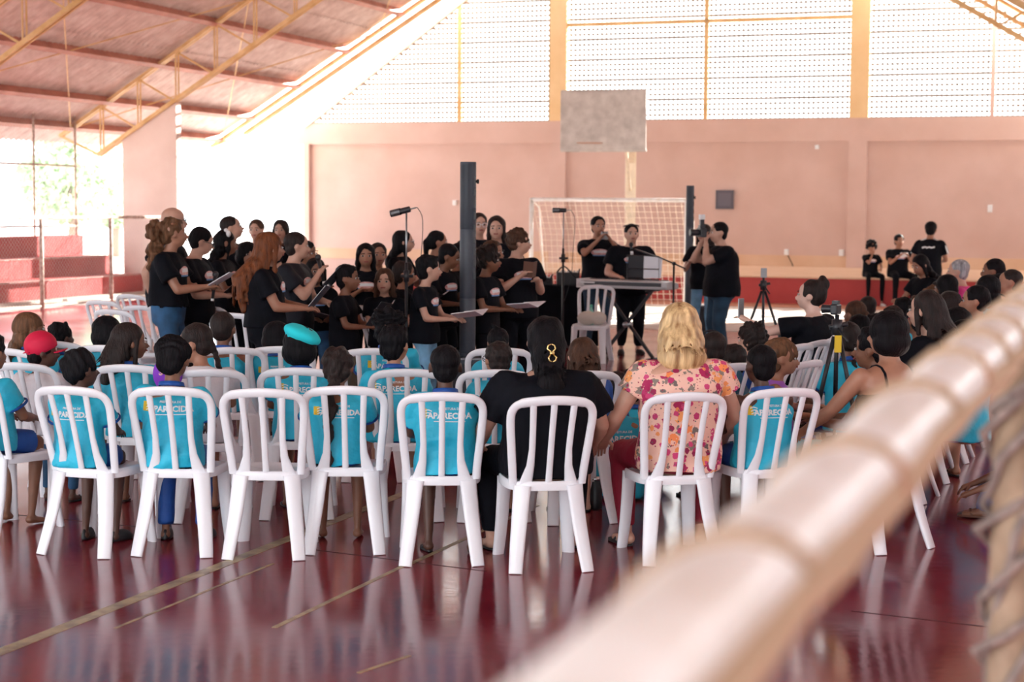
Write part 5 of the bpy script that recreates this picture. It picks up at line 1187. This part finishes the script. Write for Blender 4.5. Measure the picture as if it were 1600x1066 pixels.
vs, fs = textmesh('VEM CANTAR', .05, .001); bv = bvh_of(I['sme']); link('print', newmesh('print', project([(v.x, v.y) for v in vs], (I['hip'] + I['sp'] * .21 * I['H'] - I['fwd'] * .1, Vector((1, 0, 0)), I['sp']), I['fwd'], bv, .006), fs, printwhite), I['shirt']) if False else None
vs, fs = grid_patch(.20, .022, 14, 1); bv = bvh_of(I['sme']); link('print', newmesh('print', project([(a, b + .006 * math.sin(a * 90)) for a, b in vs], (I['hip'] + I['sp'] * .225 * I['H'] - I['fwd'] * .1, Vector((1, 0, 0)), I['sp']), I['fwd'], bv, .006), fs, printwhite), I['shirt'])
def plat(px, py, label, rot, seed, **kw):
    d = Vector(ray(px, py)); t = 32.3 / d.dot(HU); P = d * t + Vector((0, 0, EYE)); seat = .53; H = 1.5
    for _ in range(5): H = (P.z - seat) / (.383 + 1.05 * headfrac(H))
    return person(label, (P.x, P.y, 0), R(rot), H, sit='step', seat=seat, shirt='black', bottom='black', face=True, shoes='white', group='youths at the wall', seed=seed, print_='chest', **kw)
P_[32] = plat(1361, 376, 'youth with a round afro seated on the platform, hand to his mouth', -172, 132, skin='mid', hair=('afro', 'black'), arms=((-.10, .18, .08), (.02, .13, .30)))
P_[33] = plat(1404, 366, 'youth seated on the platform holding a phone with both hands', -172, 133, skin='mid', hair=('short', 'black'), arms=((-.055, .19, .22), (.055, .19, .22)), girth=1.1)

# ------------------------------------------------------------------ things worn or held
def fol(i, label, m=blackcard, dx=0., up=.0, open_=60, w_=.16, h_=.23, tilt=38, name='folder', cat='folder', sheet=True, lens=None):
    I = P_[i]; c = (I['hands'][0][5] + I['hands'][1][5]) / 2 + Vector((dx, .03, .012 + up)); rz_ = I['root'].rotation_euler.z
    M_ = I['root'].matrix_basis.copy() if False else Matrix.Translation(I['root'].location) @ Matrix.Rotation(rz_, 4, 'Z')
    T0 = M_ @ Matrix.Translation(c) @ Matrix.Rotation(R(tilt), 4, 'X')
    t = thing(name, label, cat, T0.translation, 0, 'song folders and sheets'); t.rotation_euler = T0.to_euler()
    for s_ in (-1, 1):
        T = Matrix.Rotation(R(-s_ * (90 - open_) * .5), 4, 'Y')
        x = MB(); x.box(0 if s_ > 0 else -w_, w_ if s_ > 0 else 0, -.02, h_ - .02, -.0025, .0, T); x.obj('cover', m, t)
        if sheet: x = MB(); x.box(.004 if s_ > 0 else -w_ + .008, w_ - .008 if s_ > 0 else -.004, -.012, h_ - .028, .001, .005, T); x.obj('sheet', paper, t)
    return t
fol(1, 'white song sheets fanned out by the curly-haired singer', paper, open_=75, tilt=30, w_=.17, name='song_sheet', cat='paper')
fol(3, 'black folder in the hands of the singer with glasses', tilt=40)
fol(5, 'black open folder before the girl with the white bow', tilt=25, up=.0)
fol(8, 'pale sheets held by the girl with the pink headband', paper, name='song_sheet', cat='paper', tilt=20)
fol(9, 'grey tablet-like folder held by the auburn-haired singer', speakergrey, tilt=50, w_=.12)
fol(10, 'grey folder held low by the boy with the microphone', speakergrey, tilt=45, w_=.13, dx=-.03)
fol(12, 'black folder held flat by the long-haired girl in jeans', tilt=10)
fol(13, 'wide open black folder with white pages, boy with straight hair', tilt=55, w_=.19, h_=.25)
fol(17, 'black folder with a dangling sheet left of the microphone stand', tilt=30)
fol(20, 'white sheet read by the boy in washed jeans', paper, tilt=8, name='song_sheet', cat='paper', w_=.18)
fol(21, 'dark folder in the hands of the boy with the fade', denimdark, tilt=5)
fol(25, 'white pages before the child with the round afro', paper, tilt=5, name='song_sheet', cat='paper', w_=.18)
fol(27, 'brown book held upright by the broad boy', sandalbrown, tilt=80, open_=20, w_=.09, h_=.15, name='book', cat='book', sheet=False)
def held(I, local, name, label, cat):
    M_ = Matrix.Translation(I['root'].location) @ Matrix.Rotation(I['root'].rotation_euler.z, 4, 'Z'); p = M_ @ Vector(local)
    return thing(name, label, cat, p, I['root'].rotation_euler.z)
def handmic(I, hand, label, d):
    c = I['hands'][hand][5]; t = held(I, c, 'microphone', label, 'microphone'); d = Vector(d).normalized()
    x = MB(); x.tube([-d * .10, d * .09], [.013, .018], 10); x.obj('handle', blackmetal, t, True); x = MB(); x.ell(d * .115, (.028, .028, .030)); x.obj('grille', blackmetal, t, True); x = MB(); x.tube([-d * .12, -d * .10], .0145, 8); x.obj('base', shoewhite, t, True)
handmic(P_[1], 0, 'black hand microphone held low by the curly-haired singer', (-.1, .1, 1))
handmic(P_[10], 1, 'black hand microphone at the mouth of the short-haired boy', (.0, -.25, 1))
def phone(I, label, local=None, m=greymetal, w_=.075, h_=.15, flat=False):
    c = local if local is not None else (I['hands'][0][5] + I['hands'][1][5]) / 2; t = held(I, c, 'phone', label, 'phone'); x = MB()
    if flat: x.box(-h_ / 2, h_ / 2, -.005, .005, -w_ / 2, w_ / 2)
    else: x.box(-w_ / 2, w_ / 2, -.005, .005, -h_ * .3, h_ * .7)
    bevel(x.obj('case', m, t), .004); x = MB(); x.tube([(w_ * .25, .004, h_ * .25 if flat else h_ * .6), (w_ * .25, .009, h_ * .25 if flat else h_ * .6)], .01, 8); x.obj('lens', blackmetal, t)
phone(P_[33], 'white phone held before the seated youth\'s face', m=shoewhite, flat=True)
phone(P_[28], 'small silver camera held up by the man before the goal', m=greymetal, w_=.09, h_=.10)
phone(I44, 'silver phone raised by the woman with the bun', I44['hands'][0][5] + Vector((0, .02, .05)), m=greymetal)
I = P_[30]; c = (I['hands'][0][5] + I['hands'][1][5]) / 2; p = Matrix.Translation(I['root'].location) @ Matrix.Rotation(I['root'].rotation_euler.z, 4, 'Z') @ (c + Vector((0, .03, .03)))
camera_obj(p, I['root'].rotation_euler.z, 'black camera with upright flash raised by the photographer', True, 1.1)
# camera straps, bow, glasses, cap, beret, clip
def on_head(I, mb, m, name, label=None): o = mb.obj(name, m, I['root'], True, label=label); o.matrix_local = I['HM']; return o
def find(s_): return next(q for q in PEOPLE if q['root']['label'].startswith(s_))
I = P_[30]; x = MB(); H = I['H']; sp_ = [I['C7'] + Vector((.07, .10, -.10)) , I['C7'] + Vector((.09, .02, .0)), I['C7'] + Vector((.10, -.10, -.12)), I['C7'] + Vector((.02, -.17, -.40))]
x.tube(spl(sp_, 5), .022, 6, flat=.3); x.obj('strap', mat('lime_strap', (.45, .55, .03), .6), I['root'], True, label='lime green camera strap')
I = P_[5]; hh = I['hh']; x = MB(); x.ell((.16 * hh, -.02 * hh, .50 * hh), (.14 * hh, .10 * hh, .13 * hh)); x.ell((.36 * hh, .06 * hh, .40 * hh), (.13 * hh, .10 * hh, .14 * hh)); on_head(I, x, shoewhite, 'bow', 'white hair bow')
I = P_[8]; hh = I['hh']; x = MB(); x.tube([((.43 * math.cos(a)) * hh, -.04 * hh, (.12 + .46 * math.sin(a)) * hh) for a in [R(10 + 16 * k) for k in range(11)]], .022 * hh, 6); on_head(I, x, printpink, 'headband', 'pink headband')
def glasses(I, m=blackmetal):
    hh = I['hh']; x = MB()
    for s_ in (-1, 1):
        x.tube([((s_ * .155 + .115 * math.cos(a)) * hh, .44 * hh, (.0 + .095 * math.sin(a)) * hh) for a in [R(30 * k) for k in range(13)]], .012 * hh, 5)
        x.tube([(s_ * .27 * hh, .44 * hh, .03 * hh), (s_ * .37 * hh, .25 * hh, .03 * hh), (s_ * .385 * hh, -.05 * hh, .01 * hh)], .012 * hh, 5)
    x.tube([(-.04 * hh, .45 * hh, .02 * hh), (.04 * hh, .45 * hh, .02 * hh)], .012 * hh, 5); on_head(I, x, m, 'glasses')
glasses(P_[3]); glasses(find('boy with black glasses')); glasses(P_[18], greymetal); glasses(P_[23], shoewhite); glasses(P_[2])
I = P_[29]; hh = I['hh']; x = MB(); x.tube([(.40 * hh * math.cos(a), (.30 - .5 * (1 - math.sin(a))) * hh, (.38 + .10 * math.sin(a)) * hh) for a in [R(0 + 15 * k) for k in range(13)]], .035 * hh, 6); on_head(I, x, blackmetal, 'sunglasses', 'sunglasses pushed up on the hair')
I = find('woman with a glossy black bob'); H = I['H']; bk = bvh_of(I['body'])
for s_ in (-1, 1):
    pts = []
    for k in range(9):
        a_ = R(-20 + 27.5 * k); q = I['hip'] + I['sp'] * .235 * H + Vector((s_ * .060 * H, 0, 0)); dr = (I['sp'] * math.sin(a_) - I['fwd'] * math.cos(a_)).normalized(); hit = bk.ray_cast(q + dr * .4, -dr, .6)
        if hit[0] is not None: pts.append(hit[0] + dr * .003)
    x = MB(); x.tube(pts, .009, 6, flat=.5); x.obj('strap', black, I['root'], True, label='black shoulder strap')
# red cap
I = find('child in a white top'); hh = I['hh']; x = MB(); x.ell((0, -.08 * hh, .20 * hh), (.435 * hh, .50 * hh, .46 * hh), nu=20, nv=14); x.v = [(a, b, max(c, -.14 * hh + .5 * (b + .05))) for a, b, c in x.v]
me = newmesh('cap_crown', x.v, x.f, redcap, True); t = thing('cap', 'red baseball cap with bent brim on the child in white', 'cap', (0, 0, 0)); capM = Matrix.Translation(I['root'].location) @ Matrix.Rotation(I['root'].rotation_euler.z, 4, 'Z') @ I['HM']; t.location = capM.translation; t.rotation_euler = capM.to_euler()
link('crown', me, t); x = MB(); x.loft([[Vector((.30 * hh * math.cos(a) * k_, (.30 + .42 * math.sin(a) * k_) * hh, (.10 + z - .10 * math.cos(a) ** 2) * hh)) for a in [R(180 * q / 12) for q in range(13)]] for k_, z in ((1, -.02), (1.02, .01))]); x.obj('brim', redcap, t, True)
x = MB(); x.tube([(-.30 * hh, -.42 * hh, .02 * hh), (0, -.58 * hh, -.03 * hh), (.30 * hh, -.42 * hh, .02 * hh)], .03 * hh, 6, flat=.4); x.obj('strap', redcap, t, True)
for q in range(6): a = R(60 * q); x = MB(); x.tube([(.437 * hh * math.cos(a) * math.cos(e), (-.08 + .50 * math.sin(a) * math.cos(e)) * hh, (.20 + .46 * math.sin(e)) * hh) for e in [R(5 + 10.5 * k) for k in range(9)]], .006 * hh, 4); x.v = [(p[0] if abs(p[0]) < 1 else p[0], p[1], p[2]) for p in x.v]
# turquoise beret
I = find('child wearing a turquoise'); hh = I['hh']; m = MB(); m.ell((.07 * hh, -.10 * hh, .36 * hh), (.56 * hh, .56 * hh, .24 * hh), Matrix.Rotation(R(22), 3, 'Y') @ Matrix.Rotation(R(-8), 3, 'X'), 20, 12); m.ell((0, -.08 * hh, .25 * hh), (.43 * hh, .48 * hh, .28 * hh), Matrix.Rotation(R(15), 3, 'Y')); m.tube([(.30 * hh, -.25 * hh, .50 * hh), (.36 * hh, -.27 * hh, .58 * hh)], .02 * hh, 6)
me = fuse(m, .007, 3, wrinkle(.004, 30, 5), 'beret'); me.materials.clear(); me.materials.append(mat('turquoise_felt', (.015, .62, .70), .85, var=.05)); bm_ = Matrix.Translation(I['root'].location) @ Matrix.Rotation(I['root'].rotation_euler.z, 4, 'Z') @ I['HM']
o = link('beret', me); o.matrix_world = bm_; tag(o, 'bright turquoise beret tilted to the right on a child', 'hat')
# gold clip
I = find('woman in a black T-shirt with black'); hh = I['hh']; x = MB()
for s_ in (-1, 1):
    for zz in (-1, 1): yy = -.78 + zz * .07; x.tube([(s_ * .02 * hh, -.78 * hh, (-.20 + zz * .02) * hh), (s_ * .09 * hh, yy * hh, (-.20 + zz * .09) * hh), (s_ * .07 * hh, yy * hh, (-.20 + zz * .16) * hh), (s_ * .01 * hh, yy * hh, (-.20 + zz * .19) * hh)], .018 * hh, 6)
x.tube([(-.05 * hh, -.80 * hh, -.20 * hh), (.05 * hh, -.80 * hh, -.20 * hh)], .035 * hh, 8); on_head(I, x, gold, 'claw_clip', 'gold claw clip')
# bag and bottle on the far chair
loc, rz_ = CL['k1']; m = MB(); m.ell((-.05, 0, .52), (.12, .10, .085)); m.ell((.07, -.02, .52), (.11, .10, .08)); me = fuse(m, .014, 2, wrinkle(.006, 25, 2), 'bag'); me.materials.clear(); me.materials.append(mat('cream_cloth', (.62, .58, .52), .8)); o = link('bag', me, None, loc); tag(o, 'cream cloth bundle on the seat of the far chair', 'bag')
t = thing('bottle', 'small pale green bottle standing on the cream bundle\'s chair', 'bottle', (loc.x + .0, loc.y + .09, .437)); x = MB(); x.lathe([(.03, 0), (.034, .01), (.034, .14), (.014, .19), (.014, .21)], n=14); x.obj('bottle_body', mat('mint_plastic', (.25, .65, .55), .3), t, True); x = MB(); x.lathe([(.017, .205), (.017, .235)], n=12); x.obj('bottle_cap', mat('mint_cap', (.1, .55, .4), .4), t, True)
# purple hat behind the second chair, with lettering
c = atdepth(262, 585, 9.6); t = thing('cap', 'purple cap with white letters hanging from the second chair back', 'cap', c); x = MB(); x.ell((0, 0, 0), (.085, .045, .10), nu=20, nv=12); x.obj('crown', mat('purple_cap_cloth', (.22, .03, .52), .7), t, True)
vs, fs = textmesh('SVR', .05, .002); x = MB(); x.v = [(v.x + .0, -.047, v.z if False else v.y + .0) for v in vs]; x.f = fs; x.obj('print', printpink, t); vs, fs = textmesh('C', .04, .002); x = MB(); x.v = [(v.x + .012, -.045, v.y - .045) for v in vs]; x.f = fs; x.obj('print', mat('print_skyblue', (.25, .55, .85), .6), t)
# tripods
c, zt, t = tripod(1192, 17.8, atdepth(1192, 434, 17.8).z, 'black tripod standing alone on the floor right of the photographer', .40, None, None)
x = MB(); x.box(-.03, .03, -.02, .02, zt, zt + .10); x.obj('phone_clamp', greymetal, t)
c, zt, t = tripod(1308, 10.9, atdepth(1308, 492, 10.9).z, 'black camera tripod among the audience at the right', .26, None, None)
x = MB(); x.box(-.022, .022, -.05, -.04, zt - .24, zt - .13); x.obj('tag', printyellow, t, label='yellow tag')
camera_obj(Vector((c.x - .01, 10.9, zt + .002)), R(60), 'small black video camera on the tripod at the right', False, .68)
# dark bottle under the chairs
g_ = ground(930, 795); t = thing('flask', 'black flask with silver rim on the floor under the chairs', 'bottle', g_); x = MB(); x.lathe([(.04, 0), (.042, .01), (.042, .17), (.035, .18)], n=18); x.obj('flask_body', blackmetal, t, True); x = MB(); x.lathe([(.040, .178), (.044, .182), (.040, .20)], n=18); x.obj('rim', chrome, t, True)

# ------------------------------------------------------------------ near the lens: handrail bar, rope-wrapped post, net
def rope_wrap(path, r, turns, rr, n=None):
    path = [Vector(p) for p in path]; n = n or turns * 10; pts = []
    tot = len(path) - 1
    for i in range(n + 1):
        u = i / n * tot; k = min(int(u), tot - 1); p = path[k].lerp(path[k + 1], u - k); d = (path[k + 1] - path[k]).normalized(); a = d.orthogonal().normalized(); b = d.cross(a); t = 2 * math.pi * turns * i / n
        pts.append(p + a * (r * math.cos(t)) + b * (r * math.sin(t)))
    return pts
A = wpt(1655, 440, 3.4); Bn = wpt(1060, 992, .93)
t = thing('goal', 'blurred white goal frame bar crossing the lower right close to the lens', 'goal', A); AA = Vector((0, 0, 0))
d = (Bn - A); x = MB(); x.tube([AA - d * .12, AA, d * .5, d, d * 1.2], .036, 20); x.obj('crossbar', whitebar, t, True)
x = MB(); x.tube(rope_wrap([AA, d * .3, d * .62, d * 1.15], .039, 12, .01), .0065, 5); 
g9 = random.Random(8)
for off, rr in (((.022, 0, -.030), .017), ((.036, .0, -.012), .012), ((.0, 0, -.040), .013)):
    x.tube([d * (k / 24 * 1.18) + Vector(off) + Vector((g9.uniform(-.005, .005), 0, g9.uniform(-.005, .005))) for k in range(25)], [rr * g9.uniform(.7, 1.25) for k in range(25)], 7)
x.obj('lashing', mat('tan_cord', (.50, .36, .24), .9), t, True)
Pp = wpt(1592, 520, 2.75); base = wpt(1592, 1100, 2.75)
t2 = thing('post', 'brown rope-wrapped post blurred at the right edge', 'post', (Pp.x, Pp.y, 0)); x = MB(); x.tube([(0, 0, 0), (0, 0, Pp.z + .04)], .036, 18); x.obj('pole', noise_mat('worn_post_paint', [(.35, (.22, .14, .09)), (.6, (.40, .28, .19)), (.75, (.14, .09, .07))], 9, 6, .7), t2, True)
x = MB(); g = random.Random(3)
for k in range(4): x.tube([Vector(p) + Vector((g.uniform(-.012, .012), g.uniform(-.012, .012), 0)) for p in rope_wrap([(0, 0, .02), (0, 0, Pp.z)], .040 + .003 * k, 2 + 2 * k, .01, 40)], .009, 5)
x.obj('rope', ropecol, t2, True)
x = MB()
for k in range(16):
    x0 = -.045 - g.uniform(0, .10); pts = []
    for j in range(12): u = j / 11; pts.append((x0 * (.35 + .65 * math.sin(min(1, u * 1.6) * math.pi / 2)) + .012 * math.sin(u * 14 + k), g.uniform(-.01, .01) + .02 * math.sin(k), Pp.z - .62 - u * .78))
    x.tube(pts, .0028, 4)
for k in range(10):
    z = Pp.z - .95 - .04 * k; x.tube([(-.04, 0, z + .03), (-.08, .01, z), (-.14, -.005, z + .02)], .0022, 4)
o = x.obj('net', ropecol, t2); o['kind'] = 'stuff'
# child's leg behind the post
f0 = ground(1500, 818); q = person('child in blue sitting on the floor behind the rope-wrapped post', (f0.x + .42, f0.y + .12, 0), R(75), 1.25, sit='floor', shirt='navy', bottom='bluetrousers', skin='brown', hair=('short', 'black'), seed=99, group=FLO, legs=((-.28, .2, 0, 0), (.28, .2, 0, 0)), shoes='brown')
bpy.data.scenes.remove(TSC)
# unique, tidy names are Blender's own suffixes; everything stands where it was built
